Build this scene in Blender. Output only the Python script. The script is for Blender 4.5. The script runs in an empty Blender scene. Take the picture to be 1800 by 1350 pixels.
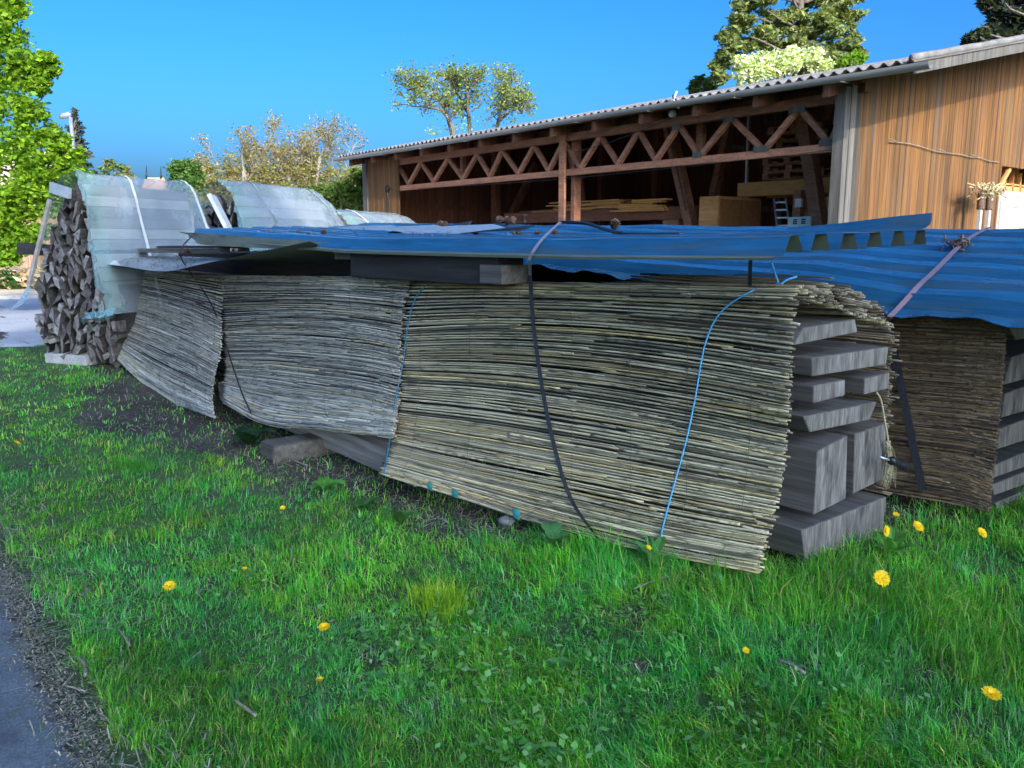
import bpy, math, random
import numpy as np
random.seed(7); RNG = np.random.default_rng(7)
S = bpy.context.scene
COL = S.collection

# ------------------------------------------------------------------ camera geometry
f_px = 1450.0; EYE = 1.6
PITCH = math.atan(250/1450.0)
Fx, Fy = -0.7741, 0.6330
_n = math.hypot(Fx, Fy); Fx /= _n; Fy /= _n
Rx, Ry = Fy, -Fx
def ray(x, y):
    u = (x-900)/f_px; v = (675-y)/f_px
    fw = math.cos(PITCH)+v*math.sin(PITCH)
    return (u*Rx+fw*Fx, u*Ry+fw*Fy, -math.sin(PITCH)+v*math.cos(PITCH))
def oz(x, y, z=0.0):
    d = ray(x, y); t = (z-EYE)/d[2]; return (d[0]*t, d[1]*t, z)
def oy(x, y, Y):
    d = ray(x, y); t = Y/d[1]; return (d[0]*t, Y, EYE+d[2]*t)
def ox(x, y, X):
    d = ray(x, y); t = X/d[0]; return (X, d[1]*t, EYE+d[2]*t)
def od(x, y, D):
    d = ray(x, y); t = D/(d[0]*Fx+d[1]*Fy); return (d[0]*t, d[1]*t, EYE+d[2]*t)
def onp(x, y, pt, n):
    d = ray(x, y); t = (pt[0]*n[0]+pt[1]*n[1])/(d[0]*n[0]+d[1]*n[1]); return (d[0]*t, d[1]*t, EYE+d[2]*t)
def proj(V):
    V = np.asarray(V, float)
    a = V[...,0]*Rx+V[...,1]*Ry; b = V[...,0]*Fx+V[...,1]*Fy; c = V[...,2]-EYE
    fw = b*math.cos(PITCH)-c*math.sin(PITCH); up = b*math.sin(PITCH)+c*math.cos(PITCH)
    return np.stack([900+f_px*a/fw, 675-f_px*up/fw], -1)

# ------------------------------------------------------------------ object helpers
LOC = {}
def tag(o, label=None, cat=None, group=None, kind=None):
    if label: o['label'] = label
    if cat: o['category'] = cat
    if group: o['group'] = group
    if kind: o['kind'] = kind
    return o
def empty(name, loc, label=None, cat=None, group=None):
    o = bpy.data.objects.new(name, None); COL.objects.link(o); o.location = loc
    o.empty_display_size = .1
    LOC[o.name] = np.array(loc, float)
    return tag(o, label, cat, group)
def _link(name, me, mats, parent, base):
    for m in (mats if isinstance(mats, (list, tuple)) else [mats]): me.materials.append(m)
    o = bpy.data.objects.new(name, me); COL.objects.link(o)
    if parent is not None:
        o.parent = parent; o.location = base - LOC[parent.name]
    else: o.location = base
    LOC[o.name] = base
    return o
def _base(V): 
    lo, hi = V.min(0), V.max(0)
    return np.array([(lo[0]+hi[0])/2, (lo[1]+hi[1])/2, lo[2]])
class MB:
    def __init__(s): s.v = []; s.f = []; s.m = []; s.c = []; s.n = 0; s.sm = []
    def add(s, V, F, mi=0, col=(1, 1, 1), smooth=False):
        V = np.asarray(V, float).reshape(-1, 3)
        s.v.append(V); n = s.n
        for q in F: s.f.append(tuple(int(i)+n for i in q))
        s.m += [mi]*len(F) if not isinstance(mi, list) else mi
        s.sm += [smooth]*len(F)
        c = np.asarray(col, float)
        s.c.append(np.broadcast_to(c, (len(V), 3)) if c.ndim < 2 else c)
        s.n += len(V); return s
    def box(s, c, d, rz=0, mi=0, col=(1, 1, 1), tilt=None):
        x, y, z = [q/2 for q in d]
        V = np.array([[-x,-y,-z],[x,-y,-z],[x,y,-z],[-x,y,-z],[-x,-y,z],[x,-y,z],[x,y,z],[-x,y,z]])
        if tilt is not None: V = V @ np.asarray(tilt).T
        if rz:
            a, b = math.cos(rz), math.sin(rz); V = V @ np.array([[a,-b,0],[b,a,0],[0,0,1]]).T
        return s.add(V+np.asarray(c, float), [(3,2,1,0),(4,5,6,7),(0,1,5,4),(1,2,6,5),(2,3,7,6),(3,0,4,7)], mi, col)
    def bx(s, x0, x1, y0, y1, z0, z1, **k):
        return s.box(((x0+x1)/2,(y0+y1)/2,(z0+z1)/2),(abs(x1-x0),abs(y1-y0),abs(z1-z0)), **k)
    def prism(s, poly, ext, mi=0, mcap=None, col=(1, 1, 1), rings=1, jit=0):
        P = np.asarray(poly, float); n = len(P); e = np.asarray(ext, float)
        V = np.concatenate([P+e*(i/rings)+ (RNG.normal(0, jit, 3) if jit else 0) for i in range(rings+1)])
        F = [tuple(range(n))]; mm = [mi if mcap is None else mcap]
        for r in range(rings):
            for i in range(n):
                j = (i+1) % n; F.append((r*n+i, (r+1)*n+i, (r+1)*n+j, r*n+j)); mm.append(mi)
        F.append(tuple(range(rings*n+n-1, rings*n-1, -1))); mm.append(mi if mcap is None else mcap)
        return s.add(V, F, mm, col)
    def bar(s, a, b, w, h=None, mi=0, col=(1, 1, 1), up=(0, 0, 1)):
        a = np.asarray(a, float); b = np.asarray(b, float); h = h or w
        t = (b-a)/np.linalg.norm(b-a); sd = np.cross(t, up); 
        if np.linalg.norm(sd) < 1e-3: sd = np.cross(t, (0, 1, 0))
        sd /= np.linalg.norm(sd); u = np.cross(sd, t)
        P = [a+sd*w/2*i+u*h/2*j for i, j in ((-1,-1),(1,-1),(1,1),(-1,1))]
        return s.prism(P, b-a, mi, col=col)
    def tube(s, path, rad, n=6, mi=0, col=(1, 1, 1), cap=True, smooth=True):
        P = np.asarray(path, float); m = len(P); R = np.broadcast_to(np.asarray(rad, float), (m,))
        T = np.gradient(P, axis=0); T /= np.linalg.norm(T, axis=1)[:, None]+1e-12
        ref = np.array([0, 0, 1.]) if abs(T[:, 2]).mean() < .8 else np.array([0, 1., 0])
        A = np.cross(T, ref); A /= np.linalg.norm(A, axis=1)[:, None]+1e-12; B = np.cross(A, T)
        an = np.arange(n)*2*math.pi/n
        V = (P[:, None]+R[:, None, None]*(np.cos(an)[None, :, None]*A[:, None]+np.sin(an)[None, :, None]*B[:, None])).reshape(-1, 3)
        F = [(i*n+k, i*n+(k+1) % n, (i+1)*n+(k+1) % n, (i+1)*n+k) for i in range(m-1) for k in range(n)]
        if cap: F += [tuple(range(n-1, -1, -1)), tuple(range((m-1)*n, m*n))]
        return s.add(V, F, mi, col, smooth)
    def grid(s, G, mi=0, col=(1, 1, 1), thick=None, mback=None, smooth=False):
        G = np.asarray(G, float); r, c = G.shape[:2]
        F = [(i*c+j, i*c+j+1, (i+1)*c+j+1, (i+1)*c+j) for i in range(r-1) for j in range(c-1)]
        s.add(G, F, mi, col, smooth)
        if thick is not None:
            s.add(G+np.asarray(thick), [q[::-1] for q in F], mi if mback is None else mback, col, smooth)
        return s
    def build(s, name, mats, parent=None, base=None):
        V = np.concatenate(s.v); C = np.concatenate(s.c)
        base = _base(V) if base is None else np.asarray(base, float)
        me = bpy.data.meshes.new(name); me.from_pydata((V-base).tolist(), [], s.f)
        me.polygons.foreach_set('material_index', s.m)
        me.polygons.foreach_set('use_smooth', s.sm)
        a = me.color_attributes.new('Col', 'FLOAT_COLOR', 'POINT')
        a.data.foreach_set('color', np.concatenate([C, np.ones((len(C), 1))], 1).ravel().astype(np.float32))
        me.update()
        return _link(name, me, mats, parent, base)
def fast(name, V, Q, C, mats, parent=None, base=None, smooth=False):
    """quads mesh from arrays: V (n,3), Q (m,4), C (n,3)"""
    base = _base(V) if base is None else np.asarray(base, float)
    me = bpy.data.meshes.new(name)
    me.vertices.add(len(V)); me.vertices.foreach_set('co', (V-base).astype(np.float32).ravel())
    me.loops.add(Q.size); me.loops.foreach_set('vertex_index', Q.astype(np.int32).ravel())
    me.polygons.add(len(Q)); me.polygons.foreach_set('loop_start', np.arange(len(Q), dtype=np.int32)*4)
    if smooth: me.polygons.foreach_set('use_smooth', np.ones(len(Q), bool))
    a = me.color_attributes.new('Col', 'FLOAT_COLOR', 'POINT')
    a.data.foreach_set('color', np.concatenate([C, np.ones((len(C), 1))], 1).ravel().astype(np.float32))
    me.update(calc_edges=True); me.validate()
    return _link(name, me, mats, parent, base)
def copy_tree(o, parent=None):
    c = o.copy(); COL.objects.link(c)
    if parent is not None: c.parent = parent
    for ch in list(o.children): copy_tree(ch, c)
    return c

# ------------------------------------------------------------------ materials
def new_mat(name):
    m = bpy.data.materials.new(name); m.use_nodes = True
    nt = m.node_tree; b = nt.nodes['Principled BSDF']
    return m, nt, b
def N(nt, t, **k):
    n = nt.nodes.new(t)
    for a, v in k.items():
        if hasattr(n, a): setattr(n, a, v)
        else: n.inputs[a].default_value = v
    return n
def rgb(c): return (c[0], c[1], c[2], 1)
def surf(name, c1, c2, scale=(4, 4, 4), detail=6, rough=.8, bump=.3, bscale=None, attr=True, spots=None, spot=(.55, .65, (1, 1, 1)), metal=0, rnd=True, dist=.02, lo=.3, hi=.7, spec=.3, coords='Object', fine=None):
    m, nt, b = new_mat(name); L = nt.links.new
    tc = N(nt, 'ShaderNodeTexCoord'); oi = N(nt, 'ShaderNodeObjectInfo')
    w = N(nt, 'ShaderNodeMath', operation='MULTIPLY'); w.inputs[1].default_value = 37 if rnd else 0; L(oi.outputs['Random'], w.inputs[0])
    def noise(sc, det=detail):
        mp = N(nt, 'ShaderNodeMapping'); mp.inputs['Scale'].default_value = sc; L(tc.outputs[coords], mp.inputs[0])
        n = N(nt, 'ShaderNodeTexNoise', noise_dimensions='4D'); n.inputs['Scale'].default_value = 1; n.inputs['Detail'].default_value = det
        n.inputs['Roughness'].default_value = .62
        L(mp.outputs[0], n.inputs['Vector']); L(w.outputs[0], n.inputs['W']); return n
    n1 = noise(scale)
    r = N(nt, 'ShaderNodeValToRGB'); e = r.color_ramp.elements
    e[0].position, e[0].color, e[1].position, e[1].color = lo, rgb(c1), hi, rgb(c2)
    L(n1.outputs['Fac'], r.inputs[0]); out = r.outputs[0]
    if fine is not None:   # (scale, strength): fine grain as a multiplier
        nf = noise(fine[0], 3); mr = N(nt, 'ShaderNodeMapRange'); L(nf.outputs['Fac'], mr.inputs[0])
        mr.inputs[1].default_value = .3; mr.inputs[2].default_value = .7; mr.inputs[3].default_value = 1-fine[1]; mr.inputs[4].default_value = 1+fine[1]*.5
        x = N(nt, 'ShaderNodeMix', data_type='RGBA', blend_type='MULTIPLY'); x.inputs[0].default_value = 1
        L(out, x.inputs[6]); L(mr.outputs[0], x.inputs[7]); out = x.outputs[2]
    if spots is not None:
        n2 = noise(spot[2], 5); rs = N(nt, 'ShaderNodeMapRange'); rs.inputs[1].default_value = spot[0]; rs.inputs[2].default_value = spot[1]
        L(n2.outputs['Fac'], rs.inputs[0])
        x = N(nt, 'ShaderNodeMix', data_type='RGBA'); L(rs.outputs[0], x.inputs[0]); L(out, x.inputs[6]); x.inputs[7].default_value = rgb(spots); out = x.outputs[2]
    if attr:
        a = N(nt, 'ShaderNodeVertexColor', layer_name='Col'); x = N(nt, 'ShaderNodeMix', data_type='RGBA', blend_type='MULTIPLY'); x.inputs[0].default_value = 1
        L(out, x.inputs[6]); L(a.outputs[0], x.inputs[7]); out = x.outputs[2]
    L(out, b.inputs['Base Color'])
    b.inputs['Roughness'].default_value = rough; b.inputs['Metallic'].default_value = metal; b.inputs['Specular IOR Level'].default_value = spec
    if bump:
        nb = noise(bscale or tuple(q*3 for q in scale), 4)
        bp = N(nt, 'ShaderNodeBump'); bp.inputs['Strength'].default_value = bump; bp.inputs['Distance'].default_value = dist
        L(nb.outputs['Fac'], bp.inputs['Height']); L(bp.outputs[0], b.inputs['Normal'])
    return m
def leafy(name, trans=.45, rough=.6):
    m, nt, b = new_mat(name); L = nt.links.new
    a = N(nt, 'ShaderNodeVertexColor', layer_name='Col')
    L(a.outputs[0], b.inputs['Base Color']); b.inputs['Roughness'].default_value = rough; b.inputs['Specular IOR Level'].default_value = .25
    t = N(nt, 'ShaderNodeBsdfTranslucent'); x = N(nt, 'ShaderNodeMix', data_type='RGBA', blend_type='MULTIPLY'); x.inputs[0].default_value = 1
    L(a.outputs[0], x.inputs[6]); x.inputs[7].default_value = (1.25, 1.3, .55, 1); L(x.outputs[2], t.inputs[0])
    ms = N(nt, 'ShaderNodeMixShader'); ms.inputs[0].default_value = trans
    L(b.outputs[0], ms.inputs[1]); L(t.outputs[0], ms.inputs[2]); L(ms.outputs[0], nt.nodes['Material Output'].inputs[0])
    return m
def plain(name, c, rough=.6, metal=0, spec=.4):
    return surf(name, tuple(q*.82 for q in c), tuple(q*1.12 for q in c), (9, 9, 9), rough=rough, bump=.08, metal=metal, spec=spec, attr=False)

M = {}
M['reed'] = surf('reed', (.72,.72,.72), (1.12,1.12,1.1), (3,60,90), rough=.65, bump=.15, dist=.003)
M['timber'] = surf('weathered_timber', (.052,.046,.04), (.15,.135,.116), (.9,22,22), rough=.85, bump=.5, spots=(.10,.09,.085), spot=(.6,.7,(.5,9,9)), dist=.006, fine=((2,90,90),.3))
M['timber_end'] = surf('timber_end_grain', (.06,.053,.046), (.25,.228,.195), (4,15,3), rough=.9, bump=.9, spots=(.04,.034,.03), spot=(.53,.66,(3,9,2.6)), dist=.01, fine=((60,110,9),.5))
M['timber_dark'] = surf('dark_timber', (.012,.011,.010), (.04,.036,.033), (1.2,16,16), rough=.9, bump=.5, dist=.01)  # near-black tone also stands in for shade under the sheets
M['log'] = surf('split_log', (.055,.05,.045), (.215,.195,.17), (9,9,26), rough=.9, bump=.8, dist=.012, spots=(.035,.032,.03), spot=(.55,.64,(7,7,5)), fine=((40,40,110),.35))
M['barn'] = surf('barn_boards', (.06,.032,.015), (.235,.105,.028), (7,7,.22), detail=7, rough=.8, bump=.35, spots=(.11,.085,.063), spot=(.52,.70,(11,11,.35)), lo=.33, hi=.6, fine=((60,60,1.6),.38), rnd=False, dist=.01)
M['barn_dark'] = surf('barn_interior_wood', (.10,.042,.025), (.24,.10,.055), (8,8,.5), rough=.85, bump=.3, fine=((60,60,2),.3))
M['truss'] = surf('truss_wood', (.24,.10,.055), (.44,.20,.11), (3,14,14), rough=.8, bump=.3, fine=((18,18,40),.3))
M['pine_wood'] = surf('orange_pine_wood', (.46,.19,.055), (.70,.36,.125), (1.4,12,12), rough=.65, bump=.15, fine=((8,60,60),.25))
M['grey_board'] = surf('grey_weathered_board', (.07,.062,.052), (.17,.152,.125), (14,14,.5), rough=.9, bump=.5, spots=(.12,.11,.10), spot=(.58,.7,(12,12,.8)), fine=((70,70,3),.35), dist=.01)
M['blue'] = surf('blue_painted_metal', (.014,.082,.165), (.022,.125,.245), (1.2,3,3), rough=.26, bump=.10, bscale=(2,5,5), spots=(.07,.095,.09), spot=(.50,.72,(1.1,13,13)), spec=.6, dist=.012, fine=((3,40,40),.3))
M['olive'] = surf('olive_coated_metal', (.085,.105,.075), (.15,.175,.135), (2,6,6), rough=.5, bump=.08, spots=(.05,.055,.04), spot=(.58,.7,(3,9,9)), spec=.4)
M['grey_metal'] = surf('grey_galvanised_metal', (.22,.25,.26), (.40,.43,.44), (2,5,5), rough=.45, bump=.12, spots=(.12,.12,.11), spot=(.56,.7,(3,6,6)), metal=.3)
M['roof'] = surf('fibre_cement_roof', (.13,.118,.104), (.27,.25,.225), (3,3,3), rough=.9, bump=.3, spots=(.15,.14,.12), spot=(.55,.7,(2,2,2)), fine=((30,30,30),.25), rnd=False)
M['gutter'] = surf('weathered_gutter', (.24,.22,.20), (.36,.335,.30), (1,8,8), rough=.5, bump=.05, spots=(.25,.22,.18), spot=(.6,.7,(2,6,6)))
M['strap'] = surf('strap_webbing', (.02,.02,.025), (.05,.05,.055), (60,60,60), rough=.8, bump=.2)
M['grey_strap'] = surf('grey_strap_webbing', (.20,.19,.22), (.30,.285,.31), (50,50,50), rough=.8, bump=.2)
M['red_strap'] = surf('purple_grey_strap', (.16,.11,.135), (.24,.17,.20), (50,50,50), rough=.8, bump=.2)
M['blue_cord'] = plain('blue_cord', (.05,.30,.52), .7)
M['teal_cord'] = plain('teal_cord', (.03,.16,.26), .7)
M['dark_cord'] = plain('dark_cord', (.018,.018,.022), .8)
M['teal_tag'] = plain('teal_tape', (.05,.30,.28), .5)
M['concrete'] = surf('concrete', (.28,.27,.25), (.44,.42,.39), (8,8,8), rough=.95, bump=.4, fine=((50,50,50),.25))
M['stone'] = surf('field_stone', (.09,.09,.085), (.2,.195,.18), (9,9,9), rough=.95, bump=.6)
M['asphalt'] = surf('asphalt', (.11,.128,.135), (.185,.205,.21), (3,3,3), rough=.92, bump=.7, bscale=(130,130,130), dist=.006, fine=((160,160,160),.55), spots=(.075,.078,.082), spot=(.52,.66,(2.6,2.6,2.6)), rnd=False)
M['paving'] = surf('pale_paving', (.30,.31,.34), (.44,.45,.47), (.8,.8,.8), rough=.9, bump=.2, spots=(.035,.03,.03), spot=(.58,.61,(.45,1.5,1)), rnd=False, fine=((20,20,20),.2))
M['yard'] = surf('sandy_yard', (.46,.36,.23), (.66,.54,.37), (.9,.9,.9), rough=.95, bump=.3, rnd=False)
M['cone'] = surf('pine_cone', (.06,.035,.025), (.20,.125,.085), (40,40,40), rough=.85, bump=.2)
M['twig'] = surf('dry_twig', (.13,.10,.075), (.30,.25,.19), (20,20,20), rough=.9, bump=.3)
M['bark'] = surf('bark', (.075,.058,.045), (.19,.155,.12), (9,9,2.5), rough=.95, bump=.9, dist=.03)
M['pale_bark'] = surf('pale_bark', (.17,.14,.115), (.33,.285,.24), (9,9,2.5), rough=.95, bump=.5)
M['leaf'] = leafy('foliage', .5)
M['needle'] = leafy('needles', .4)
M['grass'] = leafy('grass_blades', .5, .5)
M['straw'] = leafy('dry_straw', .15, .8)
M['petal'] = leafy('dandelion_petal', .25, .6)
M['white_paint'] = plain('white_paint', (.55,.55,.53), .5)
M['black'] = plain('black_plastic', (.014,.015,.018), .4)
M['metal'] = plain('galvanised_steel', (.45,.47,.49), .4, .6)
M['tile'] = surf('red_roof_tile', (.42,.17,.085), (.62,.29,.15), (5,5,9), rough=.85, bump=.5, bscale=(6,6,9), rnd=False)
M['render_wall'] = surf('rendered_wall', (.46,.32,.24), (.62,.45,.34), (2,2,2), rough=.9, bump=.15)
M['brown_boards'] = surf('brown_board_fence', (.22,.125,.07), (.36,.215,.125), (9,9,.5), rough=.85, bump=.3, fine=((40,40,1),.3))
M['sign_panel'] = plain('pale_green_panel', (.50,.56,.48), .5)
M['bulb'] = plain('glass_bulb', (.62,.62,.60), .15)
M['lath'] = surf('pale_planks', (.30,.26,.23), (.48,.43,.39), (2.2,2.2,16), rough=.85, bump=.2)
M['blind'] = plain('yellow_blind', (.58,.46,.27), .7)

def tarp_mat():
    m, nt, b = new_mat('clear_scaffold_sheeting'); L = nt.links.new
    tc = N(nt, 'ShaderNodeTexCoord')
    n = N(nt, 'ShaderNodeTexNoise'); n.inputs['Scale'].default_value = 3; n.inputs['Detail'].default_value = 5; L(tc.outputs['Object'], n.inputs[0])
    r = N(nt, 'ShaderNodeValToRGB'); r.color_ramp.elements[0].color = (.26,.34,.38,1); r.color_ramp.elements[1].color = (.36,.43,.47,1)
    r.color_ramp.elements[0].position = .35; r.color_ramp.elements[1].position = .65
    L(n.outputs['Fac'], r.inputs[0])
    a = N(nt, 'ShaderNodeVertexColor', layer_name='Col'); x = N(nt, 'ShaderNodeMix', data_type='RGBA', blend_type='MULTIPLY'); x.inputs[0].default_value = 1
    L(r.outputs[0], x.inputs[6]); L(a.outputs[0], x.inputs[7])
    L(x.outputs[2], b.inputs['Base Color']); b.inputs['Roughness'].default_value = .2; b.inputs['Specular IOR Level'].default_value = .8
    nb = N(nt, 'ShaderNodeTexNoise'); nb.inputs['Scale'].default_value = 9; nb.inputs['Detail'].default_value = 3; L(tc.outputs['Object'], nb.inputs[0])
    bp = N(nt, 'ShaderNodeBump'); nb.inputs['Distortion'].default_value = 1.5; bp.inputs['Strength'].default_value = .3; bp.inputs['Distance'].default_value = .05; L(nb.outputs['Fac'], bp.inputs['Height']); L(bp.outputs[0], b.inputs['Normal'])
    tr = N(nt, 'ShaderNodeBsdfTransparent'); tr.inputs[0].default_value = (.9,.96,.96,1)
    # woven reinforcement threads: a fine grid is opaque, the film between is clearer
    bk = N(nt, 'ShaderNodeTexBrick'); bk.inputs['Scale'].default_value = 40; bk.offset = 0; bk.inputs['Mortar Size'].default_value = .006; L(tc.outputs['Object'], bk.inputs[0])
    mr = N(nt, 'ShaderNodeMapRange'); mr.inputs[3].default_value = .47; mr.inputs[4].default_value = .67; L(bk.outputs['Fac'], mr.inputs[0])
    ms = N(nt, 'ShaderNodeMixShader'); L(mr.outputs[0], ms.inputs[0]); L(tr.outputs[0], ms.inputs[1]); L(b.outputs[0], ms.inputs[2])
    L(ms.outputs[0], nt.nodes['Material Output'].inputs[0]); return m
M['tarp'] = tarp_mat()
def glass_mat():
    m, nt, b = new_mat('window_glass'); L = nt.links.new
    b.inputs['Base Color'].default_value = (.6,.55,.45,1); b.inputs['Roughness'].default_value = .08
    tr = N(nt, 'ShaderNodeBsdfTransparent'); ms = N(nt, 'ShaderNodeMixShader'); ms.inputs[0].default_value = .25
    L(tr.outputs[0], ms.inputs[1]); L(b.outputs[0], ms.inputs[2]); L(ms.outputs[0], nt.nodes['Material Output'].inputs[0]); return m
M['glass'] = glass_mat()

# ------------------------------------------------------------------ camera, light
cam = bpy.data.cameras.new('camera'); co = bpy.data.objects.new('camera', cam); COL.objects.link(co)
co.location = (0, 0, EYE); co.rotation_euler = (math.radians(90)-PITCH, 0, math.atan2(-Fx, Fy))
cam.sensor_width = 36; cam.lens = f_px/1800*36; cam.clip_end = 2000; cam.clip_start = .05
S.camera = co
SUN = np.array([1.0, -.30, .52]); SUN /= np.linalg.norm(SUN)
elev = math.asin(SUN[2])
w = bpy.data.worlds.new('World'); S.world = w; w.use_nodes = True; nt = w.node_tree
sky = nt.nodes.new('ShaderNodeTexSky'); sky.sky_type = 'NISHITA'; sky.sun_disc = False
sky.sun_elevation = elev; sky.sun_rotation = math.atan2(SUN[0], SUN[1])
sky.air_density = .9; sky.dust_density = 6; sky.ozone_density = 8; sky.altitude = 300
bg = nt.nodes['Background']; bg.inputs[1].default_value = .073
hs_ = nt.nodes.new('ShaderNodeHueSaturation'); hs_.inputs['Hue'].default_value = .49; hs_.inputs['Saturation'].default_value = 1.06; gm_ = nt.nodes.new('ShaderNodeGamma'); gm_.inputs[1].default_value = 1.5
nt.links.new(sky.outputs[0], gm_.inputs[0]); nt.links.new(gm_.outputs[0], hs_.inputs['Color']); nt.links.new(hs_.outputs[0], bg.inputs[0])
sl = bpy.data.lights.new('sun', 'SUN'); so = bpy.data.objects.new('sun', sl); COL.objects.link(so)
sl.energy = 2.2; sl.angle = math.radians(.5); sl.color = (1, .90, .76)
from mathutils import Vector
so.rotation_euler = Vector(SUN.tolist()).to_track_quat('Z', 'Y').to_euler(); so.location = (20, -6, 14)
S.view_settings.view_transform = 'Standard'; S.view_settings.look = 'None'; S.view_settings.gamma = 1
S.view_settings.exposure = 1.22
S.cycles.max_bounces = 8; S.cycles.transparent_max_bounces = 16
S.cycles.use_denoising = True
# ------------------------------------------------------------------ ground
def vnoise(x, y, seed=0):
    x = np.asarray(x, float); y = np.asarray(y, float)
    xi = np.floor(x).astype(np.int64); yi = np.floor(y).astype(np.int64); xf = x-xi; yf = y-yi
    def h(a, b):
        n = (a*374761393+b*668265263+seed*974634521) & 0x7fffffff
        n = ((n ^ (n >> 13))*1274126177) & 0x7fffffff
        return ((n ^ (n >> 16)) & 0xffff)/65535.0
    u = xf*xf*(3-2*xf); v = yf*yf*(3-2*yf)
    return (h(xi, yi)*(1-u)+h(xi+1, yi)*u)*(1-v)+(h(xi, yi+1)*(1-u)+h(xi+1, yi+1)*u)*v
def fbm(x, y, seed=0, o=4):
    r = 0; a = .5; k = 1.
    for i in range(o): r = r+a*vnoise(np.asarray(x)*k, np.asarray(y)*k, seed+i*7); a *= .5; k *= 2.03
    return r/.94
def gz(x, y): return -.035+.035*fbm(np.asarray(x)*.7, np.asarray(y)*.7, 3, 3)
def soil(x, y):
    """0 = lawn, 1 = bare soil"""
    x = np.asarray(x, float); y = np.asarray(y, float)
    n = fbm(x*1.6, y*1.6, 11); n2 = fbm(x*4, y*4, 23)
    edge = np.interp(x, [-14,-10.5,-9,-6.5,-5,-3.6,-2.6,-1.9,0], [2.9,2.3,1.55,1.62,2.0,2.45,3.1,3.6,3.9])
    far = np.interp(x, [-14,-2.2,-1.9,0,1], [9,9,3.9,3.9,4.2])
    s = np.clip((y-edge+(n-.5)*1.1)/.28, 0, 1)
    near_end = np.clip((x+2.15)/.35, 0, 1)        # grass grows again in front of the stack ends
    s = s*(1-near_end*np.clip(1.4-np.abs(y-4.9)*.15, 0, 1))
    s = np.maximum(s, np.clip((.58-y+(n-.5)*.5)/.2, 0, 1)*np.clip((-1.2-x)/1., 0, 1))   # worn edge of the path
    s = np.maximum(s, np.clip((n2-.70)/.08, 0, 1)*.75)
    return s
xs = np.unique(np.concatenate([np.linspace(-700, -40, 18), np.linspace(-40, -17, 40), np.linspace(-17, 3, 260), np.linspace(3, 700, 24)]))
ys = np.unique(np.concatenate([np.linspace(-700, -6, 20), np.linspace(-6, 8, 190), np.linspace(8, 40, 30), np.linspace(40, 700, 18)]))
GX, GY = np.meshgrid(xs, ys)
gs = soil(GX, GY)*((GX > -17) & (GX < 3) & (GY < 9) & (GY > -3))
tone = fbm(GX*2.2, GY*2.2, 40)[..., None]
cg = np.array([.075,.12,.035])*(.7+.6*tone); cs = np.array([.07,.057,.042])*(.4+1.0*tone)
gc = cg*(1-gs[..., None])+cs*gs[..., None]
V = np.stack([GX, GY, np.where((np.abs(GX) < 40) & (np.abs(GY) < 40), gz(GX, GY), -.02)], -1)
r, c = GX.shape; I = np.arange(r*c).reshape(r, c)
Q = np.stack([I[:-1,:-1], I[:-1,1:], I[1:,1:], I[1:,:-1]], -1).reshape(-1, 4)
M['ground'] = surf('soil_and_turf', (.6,.6,.6), (1.3,1.3,1.3), (14,14,14), rough=.95, bump=.8, bscale=(50,50,50), dist=.015, rnd=False, fine=((70,70,70),.5))
g = fast('ground', V.reshape(-1, 3), Q, gc.reshape(-1, 3), M['ground'], base=(0, 0, 0), smooth=True); tag(g, 'mown lawn and bare dark soil around the reed-covered timber stacks', 'ground', kind='structure')

# asphalt path in the near corner: ragged edge
ex = np.concatenate([np.linspace(-30, -8, 60), np.linspace(-7.98, 1.5, 2400), np.linspace(1.6, 8, 20)])
ey = .475+(fbm(ex*1.7, ex*0, 5)-.5)*.22+(fbm(ex*14, ex*0, 9)-.5)*.10+(vnoise(ex*45, ex*0, 19)-.5)*.010
G = np.stack([np.stack([ex, np.full_like(ex, -5), np.full_like(ex, .006)], -1), np.stack([ex, ey-.03, np.full_like(ex, .004)], -1), np.stack([ex, ey, np.full_like(ex, -.012)], -1)])
mb = MB(); mb.grid(G); o = mb.build('asphalt_path', M['asphalt'], base=(0, 0, 0)); tag(o, 'worn blue grey asphalt path with crumbling edge beside the lawn', 'path', kind='structure')
# pavement and sandy yard beyond the woodpile
px_ = np.linspace(-26.5, -14.9, 40)
e0 = lambda y: -14.9+(fbm(y*1.3, y*0, 8)-.5)*1.4
yy = np.linspace(-14, 16, 60)
G = np.stack([np.stack([np.full_like(yy, -27), yy, np.full_like(yy, .010)], -1), np.stack([e0(yy)-.2, yy, np.full_like(yy, .012)], -1), np.stack([e0(yy), yy, np.full_like(yy, -.02)], -1)])
mb = MB(); mb.grid(G); tag(mb.build('pavement', M['paving'], base=(0, 0, 0)), 'pale grey road surface with dark stains behind the woodpile', 'road', kind='structure')
mb = MB(); mb.bx(-27.25, -27.02, -14, 16, 0, .11); tag(mb.build('kerb', M['concrete'], base=(0, 0, 0)), 'pale kerb along the far side of the road', 'kerb', kind='structure')
mb = MB(); mb.grid([[(-60,-20,.02),(-60,30,.02)],[(-27.28,-20,.02),(-27.28,30,.02)]]); tag(mb.build('yard_ground', M['yard'], base=(0, 0, 0)), 'sunlit sandy yard beyond the road', 'yard', kind='structure')

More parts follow.
